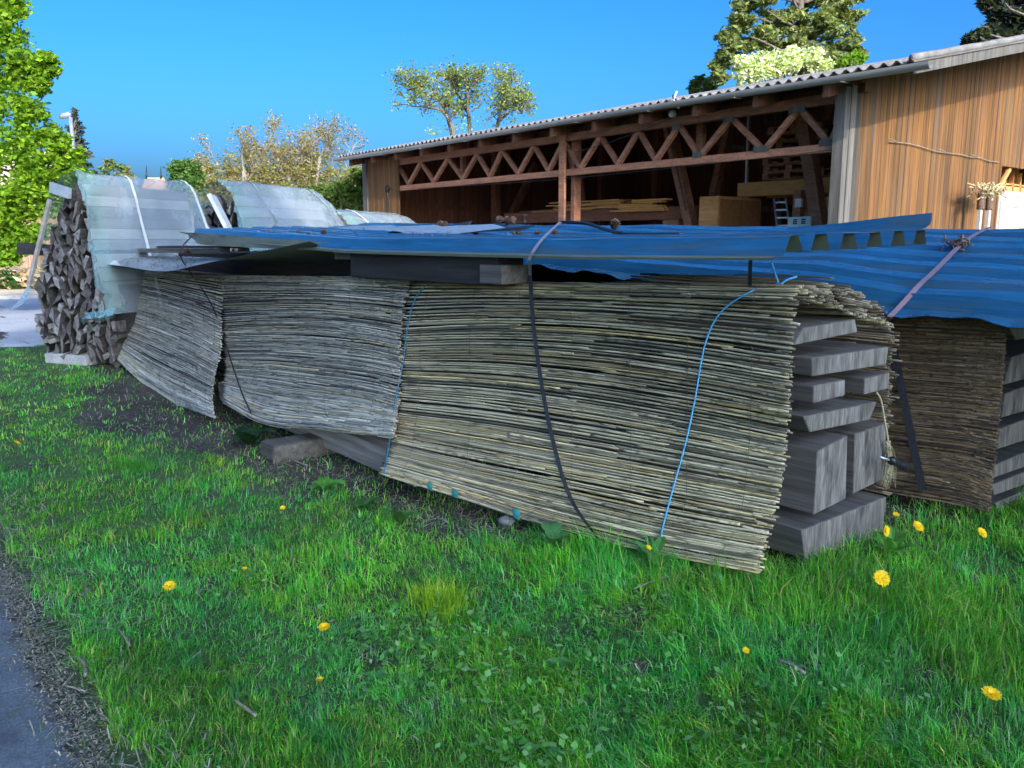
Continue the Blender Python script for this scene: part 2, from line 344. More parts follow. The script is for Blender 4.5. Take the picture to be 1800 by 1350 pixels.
# ------------------------------------------------------------------ reed mats
def cr(P, n):
    """Catmull-Rom resample along axis 0 to n samples"""
    P = np.asarray(P, float); k = len(P)
    E = np.concatenate([[2*P[0]-P[1]], P, [2*P[-1]-P[-2]]])
    t = np.linspace(0, k-1, n); i = np.minimum(t.astype(int), k-2); f = (t-i).reshape((-1,)+(1,)*(P.ndim-1))
    a, b, c, d = E[i], E[i+1], E[i+2], E[i+3]
    return .5*(2*b+(c-a)*f+(2*a-5*b+4*c-d)*f**2+(3*b-a-3*c+d)*f**3)
def dense(Cg, nr, nc):
    A = cr(Cg, nr); return np.swapaxes(cr(np.swapaxes(A, 0, 1), nc), 0, 1)
def tubes(paths, rads, cols, n=6):
    k, m = paths.shape[:2]
    T = np.gradient(paths, axis=1); T /= np.linalg.norm(T, axis=2)[..., None]
    A = np.cross(T, np.array([0, 0, 1.])); A /= np.linalg.norm(A, axis=2)[..., None]+1e-9; B = np.cross(A, T)
    an = np.arange(n)*2*math.pi/n
    V = paths[:, :, None]+rads[:, :, None, None]*(np.cos(an)[:, None]*A[:, :, None]+np.sin(an)[:, None]*B[:, :, None])
    I = np.arange(k*m*n).reshape(k, m, n); J = np.roll(I, -1, 2)
    Q = np.stack([I[:, :-1], J[:, :-1], J[:, 1:], I[:, 1:]], -1).reshape(-1, 4)
    # end caps: n=5 -> a quad and a folded quad
    cp = []
    for e, rev in ((0, 1), (m-1, 0)):
        R = I[:, e]; q1 = R[:, [0,1,2,3]]; q2 = R[:, [0,3,4,5]]
        cp += [q1[:, ::-1], q2[:, ::-1]] if rev else [q1, q2]
    Q = np.concatenate([Q]+cp)
    C = np.repeat(cols[:, :, None], n, 2).reshape(-1, 3)
    return V.reshape(-1, 3), Q, C
def reed_mat(name, Cg, rows, tint, stain, layers=2, rad=.0055, label='', cat='reed mat', extra=None, nr=260, nc=90, rag=.006, tilt=0):
    D = dense(np.asarray(Cg, float), nr, nc)          # D[v,u]
    # resample rows by arc length at mid column
    mid = D[:, nc//2]; L = np.concatenate([[0], np.cumsum(np.linalg.norm(np.diff(mid, axis=0), axis=1))]); 
    wid = np.linalg.norm(D[nr//2, -1]-D[nr//2, 0])
    du = np.gradient(D, axis=1); dv = np.gradient(D, axis=0); nn = np.cross(du, dv); nn /= np.linalg.norm(nn, axis=2)[..., None]
    if nn[nr//2, nc//2, 1] > 0: nn = -nn                # outward
    m = 30; paths = []; rads = []; cols = []
    for ly in range(layers):
        for i in range(rows):
            brk = [-.02]; 
            while brk[-1] < 1.0: brk.append(brk[-1]+RNG.uniform(.28, .95)*min(1, 2.6/wid))
            for a0, a1 in zip(brk[:-1], brk[1:]):
                s0 = a0+RNG.normal(0, .01); s1 = min(a1+RNG.uniform(0, .03), 1+RNG.normal(0, rag))
                if a0 < 0: s0 = RNG.normal(0, rag)
                if s1-s0 < .02 or (ly == 0 and RNG.random() < .015): continue
                u = np.linspace(s0, s1, m)
                v = (i+.5+RNG.normal(0, .14)+np.cumsum(RNG.normal(0, .022, m))+np.linspace(0, RNG.normal(0, .22), m))/rows
                lv = np.clip(v, 0, 1)*L[-1]; vi = np.interp(lv, L, np.arange(nr)); uj = np.clip(u, 0, 1)*(nc-1)
                i0 = np.minimum(vi.astype(int), nr-2); j0 = np.minimum(uj.astype(int), nc-2); fi = (vi-i0)[:, None]; fj = (uj-j0)[:, None]
                p = (D[i0, j0]*(1-fj)+D[i0, j0+1]*fj)*(1-fi)+(D[i0+1, j0]*(1-fj)+D[i0+1, j0+1]*fj)*fi
                ov = np.where(u < 0, u, np.where(u > 1, u-1, 0))[:, None]; p = p+ov*wid*(D[i0, min(nc-1, 1)]*0+ (D[i0, -1]-D[i0, -2])/np.linalg.norm(D[i0, -1]-D[i0, -2], axis=1)[:, None])
                nv = nn[i0, j0]
                p = p+nv*(-ly*.012+RNG.normal(0, .0018)+.002*np.sin(u*40+RNG.uniform(0, 6)))[:, None]
                r0 = rad*RNG.uniform(.62, 1.3); tp = np.linspace(1, RNG.uniform(.65, 1), m)
                if RNG.random() < .5: tp = tp[::-1]
                rr = r0*(.55+.45*tp)
                base = np.asarray(tint)*RNG.uniform(.62, 1.22)
                q = RNG.random()
                if q < .15: base = base*np.array([1.12, 1.0, .72])
                elif q < .26: base = base*np.array([.42, .42, .45])
                elif q < .33: base = base*np.array([1.2, 1.18, 1.1])
                cc = np.repeat(base[None], m, 0)
                nodes = RNG.random(m) < .12; cc = cc*RNG.uniform(.68, 1.25, m)[np.cumsum(nodes)][:, None]; cc[nodes] *= .45; rr = np.where(nodes, rr*1.12, rr)
                st_ = stain(np.clip(u, 0, 1), np.clip(v+RNG.normal(0, .025), 0, 1)); cc = cc*np.clip(1-(1-st_)*RNG.uniform(.15, 1.25), .12, 1.3)[:, None]
                cc[0] *= .7; cc[-1] *= .8
                paths.append(p); rads.append(rr); cols.append(cc)
    V, Q, C = tubes(np.array(paths), np.array(rads), np.array(cols))
    o = fast(name, V, Q, C, M['reed'], smooth=True); tag(o, label, cat)
    wires = max(4, int(wid/.42))
    for q in range(wires):
        j = int((q+.5)/wires*(nc-1)); k0 = int(nr*.12) if D[0, j, 1] > D[nr//3, j, 1]+.2 else 0
        pth = D[k0:, j]+nn[k0:, j]*(rad*.95); mb = MB(); mb.tube(pth[::3]+RNG.normal(0, .0012, pth[::3].shape), .0013, 4, col=(.5,.5,.5)); mb.build('binding_wire', M['twig'], parent=o)
    return o, D
def pg(rows, Ys, tops):
    """control grid from traced outlines: rows of pixels, Ys[row] = (left,right) depth plane; tops = rows lying over the stack"""
    out = []
    for rw, (ya, yb) in zip(rows, Ys):
        out.append([oy(x, y, ya+(yb-ya)*k/(len(rw)-1)) for k, (x, y) in enumerate(rw)])
    top = out[0]; pre = []
    for Y, dz in tops: pre.append([(p[0], Y, p[2]+dz) for p in top])
    return np.array(pre+out)
rows1 = [[(722,503),(860,503),(1010,506),(1190,510),(1400,516)],
         [(704,588),(850,583),(1010,588),(1190,606),(1390,636)],
         [(702,665),(850,673),(1010,692),(1190,722),(1385,760)],
         [(692,735),(850,757),(1010,784),(1190,816),(1372,850)],
         [(682,790),(840,828),(1000,862),(1180,900),(1352,932)],
         [(666,832),(795,870),(920,912),(1100,962),(1330,1007)]]
Y1 = [(3.34,3.36),(3.27,3.36),(3.14,3.35),(2.97,3.31),(2.72,3.26),(2.55,3.18)]
C1 = pg(rows1, Y1, [(4.3,-.2),(3.8,-.09),(3.46,.002)])
def stain1(u, v):
    d = fbm(u*5+3, v*6+1, 61)
    s = np.clip((fbm(u*3.2+8, v*3.5, 62)-.46)*5, 0, 1)*np.clip(1.35-v*1.25, .25, 1)*np.clip(.4+u*.8, 0, 1)
    spot = np.exp(-(((u-.80)/.05)**2+((v-.86)/.05)**2))+.6*np.exp(-(((u-.66)/.10)**2+((v-.56)/.10)**2))*(d > .5)+ .8*np.exp(-(((u-.93)/.10)**2+((v-.45)/.05)**2))
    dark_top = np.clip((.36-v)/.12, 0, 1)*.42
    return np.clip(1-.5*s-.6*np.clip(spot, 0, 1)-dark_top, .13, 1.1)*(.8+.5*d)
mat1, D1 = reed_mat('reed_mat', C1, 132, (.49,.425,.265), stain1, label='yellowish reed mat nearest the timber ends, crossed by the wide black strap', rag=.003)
rows2 = [[(388,490),(470,491),(550,492),(640,494),(720,497)],
         [(392,560),(470,556),(550,556),(640,564),(706,575)],
         [(394,620),(470,620),(550,625),(640,635),(702,648)],
         [(394,664),(470,674),(550,686),(640,698),(698,712)],
         [(392,690),(466,718),(550,730),(630,740),(694,748)],
         [(394,706),(463,743),(550,752),(620,760),(690,767)]]
Y2 = [(3.32,3.33),(3.2,3.26),(3.05,3.13),(2.9,3.0),(2.70,2.80),(2.56,2.70)]
C2 = pg(rows2, Y2, [(3.9,-.12),(3.5,.0)])
def stain2(u, v):
    d = fbm(u*6+30, v*6+1, 71)
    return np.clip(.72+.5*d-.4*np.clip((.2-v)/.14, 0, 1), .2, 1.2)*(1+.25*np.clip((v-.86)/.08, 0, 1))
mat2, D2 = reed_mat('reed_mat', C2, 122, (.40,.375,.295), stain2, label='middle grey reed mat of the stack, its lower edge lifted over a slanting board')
rows3 = [[(246,476),(285,479),(320,484),(360,487),(397,491)],
         [(228,505),(270,514),(310,524),(350,537),(388,552)],
         [(229,545),(270,557),(310,571),(350,588),(388,608)],
         [(220,582),(265,601),(305,619),(340,635),(377,655)],
         [(208,608),(250,638),(295,664),(335,683),(372,702)],
         [(197,623),(246,670),(299,706),(340,722),(376,735)]]
Y3 = [(3.30,3.30),(3.22,3.16),(3.12,2.98),(2.98,2.76),(2.86,2.56),(2.76,2.38)]
C3 = pg(rows3, Y3, [(3.9,-.12),(3.5,.0)])
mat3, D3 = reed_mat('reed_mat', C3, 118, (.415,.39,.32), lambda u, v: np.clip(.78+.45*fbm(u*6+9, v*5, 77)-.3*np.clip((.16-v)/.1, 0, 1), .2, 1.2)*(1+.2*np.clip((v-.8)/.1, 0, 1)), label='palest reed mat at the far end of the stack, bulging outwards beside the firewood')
# rear side of the same stack
def rearC(X0, X1, Y, ztop, zbot, lean):
    return np.array([[(X0+(X1-X0)*k/4, Y+lean*v+.02*math.sin(k*1.7+v*5), ztop+(zbot-ztop)*v) for k in range(5)] for v in (0,.25,.5,.75,1)])
C4_ = np.array([[(-6+(oy(xe, ye, 4.5)[0]+6)*k/4, 4.5+.03*math.sin(k*1.7+ye*.05), oy(xe, ye, 4.5)[2]) for k in range(5)] for xe, ye in ((1538,530),(1570,600),(1564,680),(1552,770),(1556,868))])
mat4, _ = reed_mat('reed_mat', C4_, 108, (.25,.20,.13), lambda u, v: .6+.5*fbm(u*6, v*6, 80), label='brown reed mat on the back of the near stack, past the sawn timber ends')
C5 = np.array([[oy(x, y, Y) for x, y in rw] for rw, Y in zip(
     [[(1500,556),(1600,560),(1690,564),(1768,567)],[(1500,640),(1600,650),(1690,656),(1762,662)],[(1500,740),(1600,752),(1690,762),(1752,772)],[(1500,800),(1600,815),(1690,830),(1744,845)],[(1500,856),(1600,872),(1690,888),(1738,902)]], (5.0,5.0,4.98,4.96,4.95))])
mat5, D5 = reed_mat('reed_mat', C5, 112, (.25,.175,.105), lambda u, v: .55+.6*fbm(u*7+3, v*9, 83), label='dark brown reed mat on the second stack, crossed by a black strap')
ALLD = np.concatenate([D.reshape(-1, 3) for D in (D1, D2, D3)]); ALLP = proj(ALLD)
def on_mat(x, y, off=.016):
    k = np.argmin(((ALLP-np.array([x, y]))**2).sum(1)+(ALLD[:, 1] > 3.4)*1e6); return oy(x, y, ALLD[k][1]-off)
mb_p=[]; mb_r=[]; mb_c=[]
for _ in range(240):
    yy0 = RNG.uniform(3.45, 4.42); f_ = (yy0-3.45)/.97; zc0 = 1.352+.040*math.sin(f_*2.6)-.10*f_**3+RNG.normal(0,.018); x1 = -2.12+RNG.normal(0,.04)-.20*f_; L0 = RNG.uniform(.5,1.3); tt = np.linspace(0,1,16)
    mb_p.append(np.stack([x1-L0*(1-tt), yy0+RNG.normal(0,.02)*tt+np.zeros(16), zc0-.05*f_*tt**2+RNG.normal(0,.012)*tt],1)); mb_r.append(np.full(16, RNG.uniform(.004,.0075))); mb_c.append(np.repeat((np.array([.26,.22,.15])*RNG.uniform(.2,1.15))[None],16,0))
V, Q, C = tubes(np.array(mb_p), np.array(mb_r), np.array(mb_c)); tag(fast('reed_bundle', V, Q, C, M['reed'], smooth=True), 'dark ragged bundle of reed ends overhanging the topmost plank', 'reed bundle')
# teal tape tabs folded over the bottom reeds of the near mat
for (x, y, s) in [(756,855,11),(800,867,13),(908,903,15),(1128,960,13),(1262,1016,13)]:
    p = np.array(on_mat(x, y, .013)); w_ = s/1450*math.hypot(p[0], p[1])*.62
    mb = MB(); k = 5
    Gt = [[p+np.array([(i/k-.5)*w_*2.1+RNG.normal(0,.001), -.004*math.sin(i/k*3.1)-.004*(1-abs(j-2)/2), (j/4-.5)*w_*1.9-.02*0+RNG.normal(0,.001)-(i/k-.5)*.25*w_]) for i in range(k+1)] for j in range(5)]
    mb.grid(Gt, thick=(0,.002,0)); mb.build('tape_tab', M['teal_tag'], parent=mat1)

# ------------------------------------------------------------------ straps and cords on the mats
def ribbon(mb, path, width, wdir, thick=.002, mi=0):
    P = cr(np.asarray(path, float), 40); W = np.asarray(wdir, float)
    G = np.stack([P-W*width/2, P+W*width/2], 0); mb.grid(np.swapaxes(G, 0, 1), thick=np.cross(W, (0,0,1))*thick*0+np.array([0, thick, 0]))
def cord(name, pts, rad, m, label, cat='cord', n=7, res=50, knots=()):
    mb = MB(); P = cr(np.asarray(pts, float), res); mb.tube(P, rad, n)
    for kx in knots:
        for _ in range(4):
            a = np.asarray(kx)+RNG.normal(0, rad*2, 3); b = a+RNG.normal(0, rad*9, 3); mb.tube(cr([a, (a+b)/2+RNG.normal(0, rad*3, 3), b], 8), rad*1.3, 5)
    return tag(mb.build(name, m), label, cat)
mb = MB()
ribbon(mb, [on_mat(x, y, .02) for x, y in [(931,470),(934,530),(941,600),(956,700),(978,800),(1005,880),(1052,950)]], .034, (1, 0, 0))
st = mb.build('tension_strap', M['strap']); tag(st, 'wide black strap curving down the nearest reed mat', 'strap')
mb = MB(); q = [oy(x, y, Y) for x, y, Y in [(931,484,3.315),(931,470,3.2),(930,456,3.118),(945,430,3.14),(965,408,3.34),(985,390,3.8)]]
ribbon(mb, q, .03, (1, 0, 0)); mb.build('grey_webbing', M['grey_strap'], parent=st)
cord('tie_cord', [on_mat(x, y) for x, y in [(1157,992),(1160,950),(1180,870),(1205,780),(1222,700),(1238,610),(1262,555),(1300,523)]]+[oy(1340,505,3.4), oy(1372,500,3.6), oy(1392,503,3.8)], .0042, M['blue_cord'], 'bright blue cord hanging in an arc near the right edge of the nearest reed mat', knots=[oy(1372,498,3.55)])
cord('tie_cord', [on_mat(x, y) for x, y in [(675,833),(684,780),(696,700),(708,640),(716,580),(726,535),(740,510),(765,496),(800,493)]], .0042, M['teal_cord'], 'dark teal cord running down the seam between the nearest and the middle reed mat')
cord('tie_cord', [on_mat(x, y) for x, y in [(441,725),(425,690),(408,640),(392,590),(376,545),(358,512),(338,484)]]+[oy(318,452,2.85), oy(322,432,2.9), oy(338,415,3.05)], .007, M['dark_cord'], 'thin dark cord slanting down over the gap between the middle and the far reed mat')
mb = MB(); ribbon(mb, [oy(1319,446,3.28), oy(1319,460,3.3), oy(1318,485,3.36), oy(1318,507,3.42)], .02, (1, 0, 0)); tag(mb.build('tension_strap', M['strap']), 'short black strap between the upper blue sheet and the nearest reed mat', 'strap')
mb = MB(); ribbon(mb, [oy(1556,556,4.86), oy(1566,590,4.93), oy(1580,660,4.94), oy(1596,740,4.92), oy(1622,862,4.9)], .05, (1, 0, 0)); sb = mb.build('tension_strap', M['strap']); tag(sb, 'long strap over the second stack, purple grey above and black below', 'strap')

# ------------------------------------------------------------------ timbers of the two stacks
def timber(corners, X, length, label, group, dark=False, mats=None, z0=None):
    P = [ox(x, y, X) for x, y in corners]
    mb = MB(); mb.prism(P, (-length, 0, 0), mi=0, mcap=1, rings=6)
    o = mb.build('timber_beam', mats or [M['timber'], M['timber_end']], base=(X, P[0][1], min(p[2] for p in P)))
    bv = o.modifiers.new('edge', 'BEVEL'); bv.width = .004; bv.segments = 1; bv.limit_method = 'ANGLE'
    return tag(o, label, 'timber beam', group)
g1 = 'sawn timbers in the near stack'
TB = [([(1415,984),(1409,932),(1558,873),(1552,935),(1548,942)], -2.10, 10.6, 'widest timber at the bottom of the near stack, its lower edge in the grass'),
      ([(1431,905),(1437,793),(1490,765),(1487,877)], -2.10, 10.2, 'thick square timber on the left of the pair above the bottom timber'),
      ([(1500,868),(1503,763),(1559,743),(1554,842)], -2.16, 10.2, 'thick tall timber on the right of the pair, with a pale split edge'),
      ([(1424,760),(1412,732),(1542,706),(1529,738)], -2.13, 10.3, 'slab with slanting waney edges lying on the two thick timbers'),
      ([(1430,709),(1430,678),(1486,667),(1486,695)], -2.12, 9.9, 'small square-ended timber on the left of the pair in the middle of the near stack'),
      ([(1519,694),(1520,665),(1564,655),(1563,683)], -2.15, 9.9, 'small square-ended timber on the right of the pair in the middle of the near stack'),
      ([(1428,662),(1428,629),(1562,609),(1558,641)], -2.13, 10.4, 'broad flat plank lying on the pair of small timbers'),
      ([(1396,607),(1412,576),(1503,561),(1508,584)], -2.10, 10.2, 'topmost brownish plank of the near stack, under the reed overhang')]
for cs_, X, Ln, lb in TB: timber(cs_, X, Ln, lb, g1)
g2 = 'sawn timbers in the second stack'
T2 = [([(1786,598),(1772,572),(1900,548),(1900,576)], 'topmost timber of the second stack, just under the blue sheet'),
      ([(1766,676),(1778,628),(1900,588),(1900,640)], 'second timber from the top of the second stack, with a brown streak'),
      ([(1762,734),(1767,692),(1900,640),(1900,694)], 'third timber from the top of the second stack'),
      ([(1753,790),(1756,754),(1900,700),(1900,742)], 'middle timber of the second stack with a pale end'),
      ([(1747,840),(1749,817),(1900,752),(1900,786)], 'timber third from the bottom of the second stack'),
      ([(1748,871),(1744,852),(1900,790),(1900,816)], 'thin timber second from the bottom of the second stack'),
      ([(1755,905),(1750,884),(1900,822),(1900,856)], 'lowest timber of the second stack, above the dandelions')]
for cs_, lb in T2: timber(cs_, -1.86, 8, lb, g2)
# long weathered bearer and its cross blocks under the mats
a = oz(660,824,.07); b_ = oz(503,757,.10)
Yb = 2.745
mb = MB(); mb.prism([(-4.35,Yb,.05),(-4.35,Yb-.012,.235),(-4.35,Yb+.2,.235),(-4.35,Yb+.2,.05)], (-3.7,.10,.0), mcap=1, rings=4, col=(2.3,2.25,2.2)); tag(mb.build('bearer_beam', [M['timber'], M['timber_end']]), 'weathered grey board showing below the middle reed mat', 'timber beam')
s0 = oz(463,800,0); 
mb = MB(); mb.bx(s0[0]-.03, s0[0]+.24, s0[1]-.02, s0[1]+1.6, -.03, .115, col=(.9,.9,.8)); o = mb.build('sleeper_block', M['timber']); bv = o.modifiers.new('edge', 'BEVEL'); bv.width = .03; bv.segments = 2
tag(o, 'stubby grey sleeper block on the ground under the middle reed mat', 'sleeper block')
p = oy(655,774,2.95); mb = MB(); mb.bx(p[0]-.09, p[0]+.05, 2.86, 3.4, p[2]-.05, p[2]+.045); tag(mb.build('spacer_block', M['timber_dark']), 'small dark wooden spacer between the grey board and the middle mat', 'block')
# blocks carrying the upper sheet, the main beam darkened in colour for shade
mb = MB(); mb.bx(-5.95, -4.06, 3.2, 3.42, 1.325, 1.515, mi=0); o = mb.build('shade_dark_beam', [M['timber_dark']]); tag(o, 'thick beam lying on the reed mats under the blue sheet, coloured dark for its shade', 'timber beam')
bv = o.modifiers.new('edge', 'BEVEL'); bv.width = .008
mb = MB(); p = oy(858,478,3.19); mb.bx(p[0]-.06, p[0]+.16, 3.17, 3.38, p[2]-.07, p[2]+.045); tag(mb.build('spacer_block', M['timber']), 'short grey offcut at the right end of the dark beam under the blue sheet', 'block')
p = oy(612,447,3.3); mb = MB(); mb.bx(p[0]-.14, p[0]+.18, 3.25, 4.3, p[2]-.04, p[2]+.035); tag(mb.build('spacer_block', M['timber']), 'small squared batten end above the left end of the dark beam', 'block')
mb = MB(); mb.bx(-9.6, -3.3, 5.25, 5.5, 1.14, 1.40); tag(mb.build('shade_dark_beam', [M['timber_dark']]), 'added dark filler for the shaded gap under the left part of the lower blue sheet', 'timber beam')  # added dark block so the open gap reads as shade
mb = MB(); mb.bx(-11.9, -6.2, 3.75, 4.3, 1.17, 1.47); tag(mb.build('shade_dark_beam', [M['timber_dark']]), 'dark filler timber on the far reed mat closing the gap under the warped grey sheet', 'timber beam')  # dark fill made tall enough to shut out daylight behind

# ------------------------------------------------------------------ metal sheets
def rib_profile(y0, y1, pitch, h, top=.30, slope=.16, start=0):
    """(y, dz) break points of a trapezoid sheet"""
    P = []; y = y0+start; w = pitch
    P.append((y0, 0))
    while y+w <= y1+1e-6:
        P += [(y+w*.22, 0), (y+w*(.22+slope), h), (y+w*(.22+slope+top), h), (y+w*(.22+2*slope+top), 0)]; y += w
    P.append((y1, 0)); return P
def sheet(name, prof, xs, zf, m, label, cat='metal sheet', yf=None, jit=.003, edge=None, thick=.0025, seed=1, build=True, parent=None):
    """profile extruded along X, zf(x,y) base height, yf(x,y) lateral shift"""
    G = []
    for x in xs:
        row = []
        for y, dz in prof:
            yy_ = y+(yf(x, y) if yf else 0)
            row.append((x, yy_, zf(x, y)+dz+jit*2*(vnoise(x*2.3, y*5, seed)-.5)))
        G.append(row)
    mb = MB(); mb.grid(G, mi=0, thick=(0, 0, -thick), mback=1)
    o = mb.build(name, m, parent=parent); 
    return tag(o, label, cat) if label else o
# upper sheet: ribs along the stack, right end open to view
pr_ = [(3.155,-.005),(3.165,.012),(3.20,.078)]+[(3.26,.082),(3.30,.012)]
y = 3.31
for _k in range(5): pr_ += [(y+.05,.006),(y+.080,.078),(y+.174,.078),(y+.205,.006)]; y += .237
zT = lambda x, y: float(np.interp(x, [-9.8,-7.6,-5.9,-3.3,-1.9], [1.685,1.60,1.548,1.535,1.548]))+(y-3.15)*.028
up = sheet('metal_sheet', pr_, np.linspace(-9.5, -2.02, 46), zT, [M['blue'], M['olive']], 'upper blue trapezoid sheet whose open rib ends show olive undersides', jit=.006, yf=lambda x, y: .012*math.sin(x*1.3)+.008*math.sin(x*2+y*3))
# olive folded lip along its front edge
xs_ = np.linspace(-9.55, -2.06, 40); mb = MB()
G = [[(x, 3.15-.012*math.sin(x*1.3)*0+.012*math.sin(x*1.3), zT(x,3.15)-.006), (x, 3.128+.012*math.sin(x*1.3), zT(x,3.15)-.004-.012), (x, 3.132+.012*math.sin(x*1.3), zT(x,3.15)-.030-.005*math.sin(x*.9))] for x in xs_]
mb.grid(G, thick=(0,.0025,0)); mb.build('folded_lip', M['olive'], parent=up)
# torn tongue of the upper sheet at the far left
mb = MB(); G = [[oy(*q) for q in r_] for r_ in ([(312,407,3.1),(360,411,3.12),(450,417,3.14),(545,423,3.16),(610,428,3.17)],[(330,413,3.12),(352,430,3.13),(450,436,3.14),(545,440,3.16),(610,440,3.17)])]
mb.grid(G, thick=(0,.003,0)); mb.build('torn_edge', M['olive'], parent=up)
# lower sheet: over the gap and the second stack, slopes up away from the viewer; its top shows behind the upper sheet
XL = [-12,-7.4,-6.2,-5.2,-4.6,-3.9,-3.0,-2.35,-1.7,-1.0,1.6]; ZL = [1.62,1.50,1.44,1.375,1.335,1.31,1.275,1.19,1.175,1.185,1.19]
XB = [-12,-10,-7.4,-5.6,-4.4,-3.3,-2.0,1.6]; ZB = [1.90,1.86,1.80,1.765,1.735,1.715,1.695,1.69]
pl_ = [(4.72,0),(4.765,.0)]; y = 4.765
while y < 6.5: pl_ += [(y+.05,.004),(y+.078,.085),(y+.178,.088),(y+.206,.006)]; y += .262
def zLf(x, y):
    a_ = float(np.interp(x, XL, ZL)); b2 = float(np.interp(x, XB, ZB))-.085; t = (y-4.72)/1.85
    return a_+(b2-a_)*(t**.92)+ (.014*math.sin(x*9)+.008*math.sin(x*23))*math.exp(-(y-4.72)*14)+.012*math.sin(x*2.1)*math.exp(-(y-4.72)*1.2)
lo_ = sheet('metal_sheet', pl_, np.linspace(-11.6, 1.6, 190), zLf, [M['blue'], M['olive']], 'large lower blue sheet sloping over the second stack, littered with pine cones', jit=.014, seed=9)
def zrib(y): return float(np.interp(y, [p[0] for p in pl_], [p[1] for p in pl_]))
def on_sheet(x, y, off=.01, flat=False):
    for Y in np.arange(4.73, 6.6, .01):
        p = oy(x, y, Y)
        if p[2] <= zLf(p[0], Y)+(.088 if flat and Y > 4.83 else zrib(Y))+off: return (p[0], Y-.01, p[2])
    return oy(x, y, 6.55)
mb = MB(); A = [oy(x, y, 4.75) for x, y in [(1385,400),(1470,393),(1560,382),(1638,374)]]; B = [oy(x, y, 4.72) for x, y in [(1388,411),(1480,409),(1560,404),(1634,395)]]
B2 = [oy(x, y, 4.70) for x, y in [(1390,416),(1480,413),(1560,410),(1612,406)]]
mb.grid(dense(np.array([B2, B, A]), 7, 14), thick=(0,.004,0)); mb.build('bent_corner', M['blue'], parent=up)
mb = MB(); ribbon(mb, [on_sheet(1742,399,.012,True), on_sheet(1715,412,.012,True), on_sheet(1690,430,.012,True), on_sheet(1665,455,.012,True), on_sheet(1640,480,.012,True), on_sheet(1618,500,.012,True), on_sheet(1600,520,.012,True), on_sheet(1582,540,.012,True), oy(1565,556,4.70), oy(1557,566,4.80)], .034, (.86, .5, 0)); mb.build('purple_webbing', M['red_strap'], parent=sb)
mb = MB(); p0 = np.array(on_sheet(1672,432))+np.array([.05,-.02,.02])
for _ in range(26):
    a_ = p0+RNG.normal(0, (.045,.02,.012)); mb.tube(cr([a_, a_+RNG.normal(0,.02,3), a_+RNG.normal(0,.03,3)], 7), RNG.uniform(.003,.007), 5)
tag(mb.build('debris_clump', M['cone']), 'dark clump of twigs and cones caught under the strap on the lower sheet', 'debris')
# warped grey sheet at the far left end
F_ = [(126,456,2.8),(160,462,2.8),(210,467,2.82),(285,477,2.85),(350,465,2.9),(430,448,2.95),(545,424,3.02)]
Bk = [(134,447,3.1),(165,449,3.2),(235,450,3.3),(330,451,3.5),(420,456,3.6),(500,463,3.7),(622,466,3.85)]
Fp = np.array([oy(*q) for q in F_]); Bp = np.array([oy(*q) for q in Bk]); Mp = (Fp+Bp)/2+np.array([0,0,.018])
Gd = dense(np.stack([Fp, Mp, Bp]), 12, 50)
mb = MB(); mb.grid(Gd, thick=(0,0,-.003), mback=1); wg = mb.build('warped_sheet', [M['grey_metal'], M['olive']]); tag(wg, 'warped grey metal sheet with a curled pale tip, covered in needles', 'metal sheet')
mb = MB(); Gc = [[oy(126,456,2.78),oy(150,461,2.78),oy(180,463,2.79),(oy(212,467,2.8))],[oy(133,449,2.82),oy(152,448,2.84),oy(176,450,2.86),oy(205,458,2.88)]]; mb.grid(dense(np.array(Gc),5,12), thick=(0,0,-.004)); mb.build('curled_tip', M['white_paint'], parent=wg)
# two boards lying on it and the crinkled grey sheet higher up
def board_between(a, b, w_, h_, m, name, label, cat='board'):
    mb = MB(); mb.bar(a, b, w_, h_); return tag(mb.build(name, m), label, cat)
board_between(oy(193,440,3.3), oy(395,441,3.3), .12, .055, M['timber'], 'board', 'mossy grey board lying on the warped grey sheet')
board_between(oy(281,434,3.6), oy(420,434,3.6), .10, .03, M['timber_dark'], 'board', 'thin dark board behind the mossy grey one')
mb = MB(); xs_ = np.linspace(-10.4, -6.35, 70)
G = [[(x, Y, zz+ .042*math.sin((x*6.0+Y*1.2))*(.5+.5*min(1,max(0,(x+10.2)/2.4)))+.02*math.sin(x*1.9)) for Y, zz in ((4.15,1.665),(4.5,1.70),(5.0,1.74),(5.5,1.76))] for x in xs_]
mb.grid(G, thick=(0,0,-.004), smooth=True); tag(mb.build('corrugated_sheet', M['grey_metal']), 'crinkled grey corrugated offcut lying on the rear blue sheet', 'metal sheet')
mb = MB(); Gc = dense(np.array([[oy(788,399,6.0),oy(800,394,6.0),oy(815,391,6.0),oy(830,388,6.0)],[oy(790,400,6.3),oy(806,399,6.3),oy(822,397,6.3),oy(829,390,6.3)]]),6,14); mb.grid(Gc, thick=(0,.003,0)); tag(mb.build('plastic_scrap', M['white_paint']), 'small white curved scrap standing on the rear blue sheet', 'scrap')
cord('cable', [oy(985,390,4.7), oy(1030,393,4.7), oy(1060,402,4.6), oy(1090,410,4.5), oy(1112,412,4.5), oy(1200,412,4.6)], .014, M['black'], 'black cable end lying across the blue sheets', 'cable')
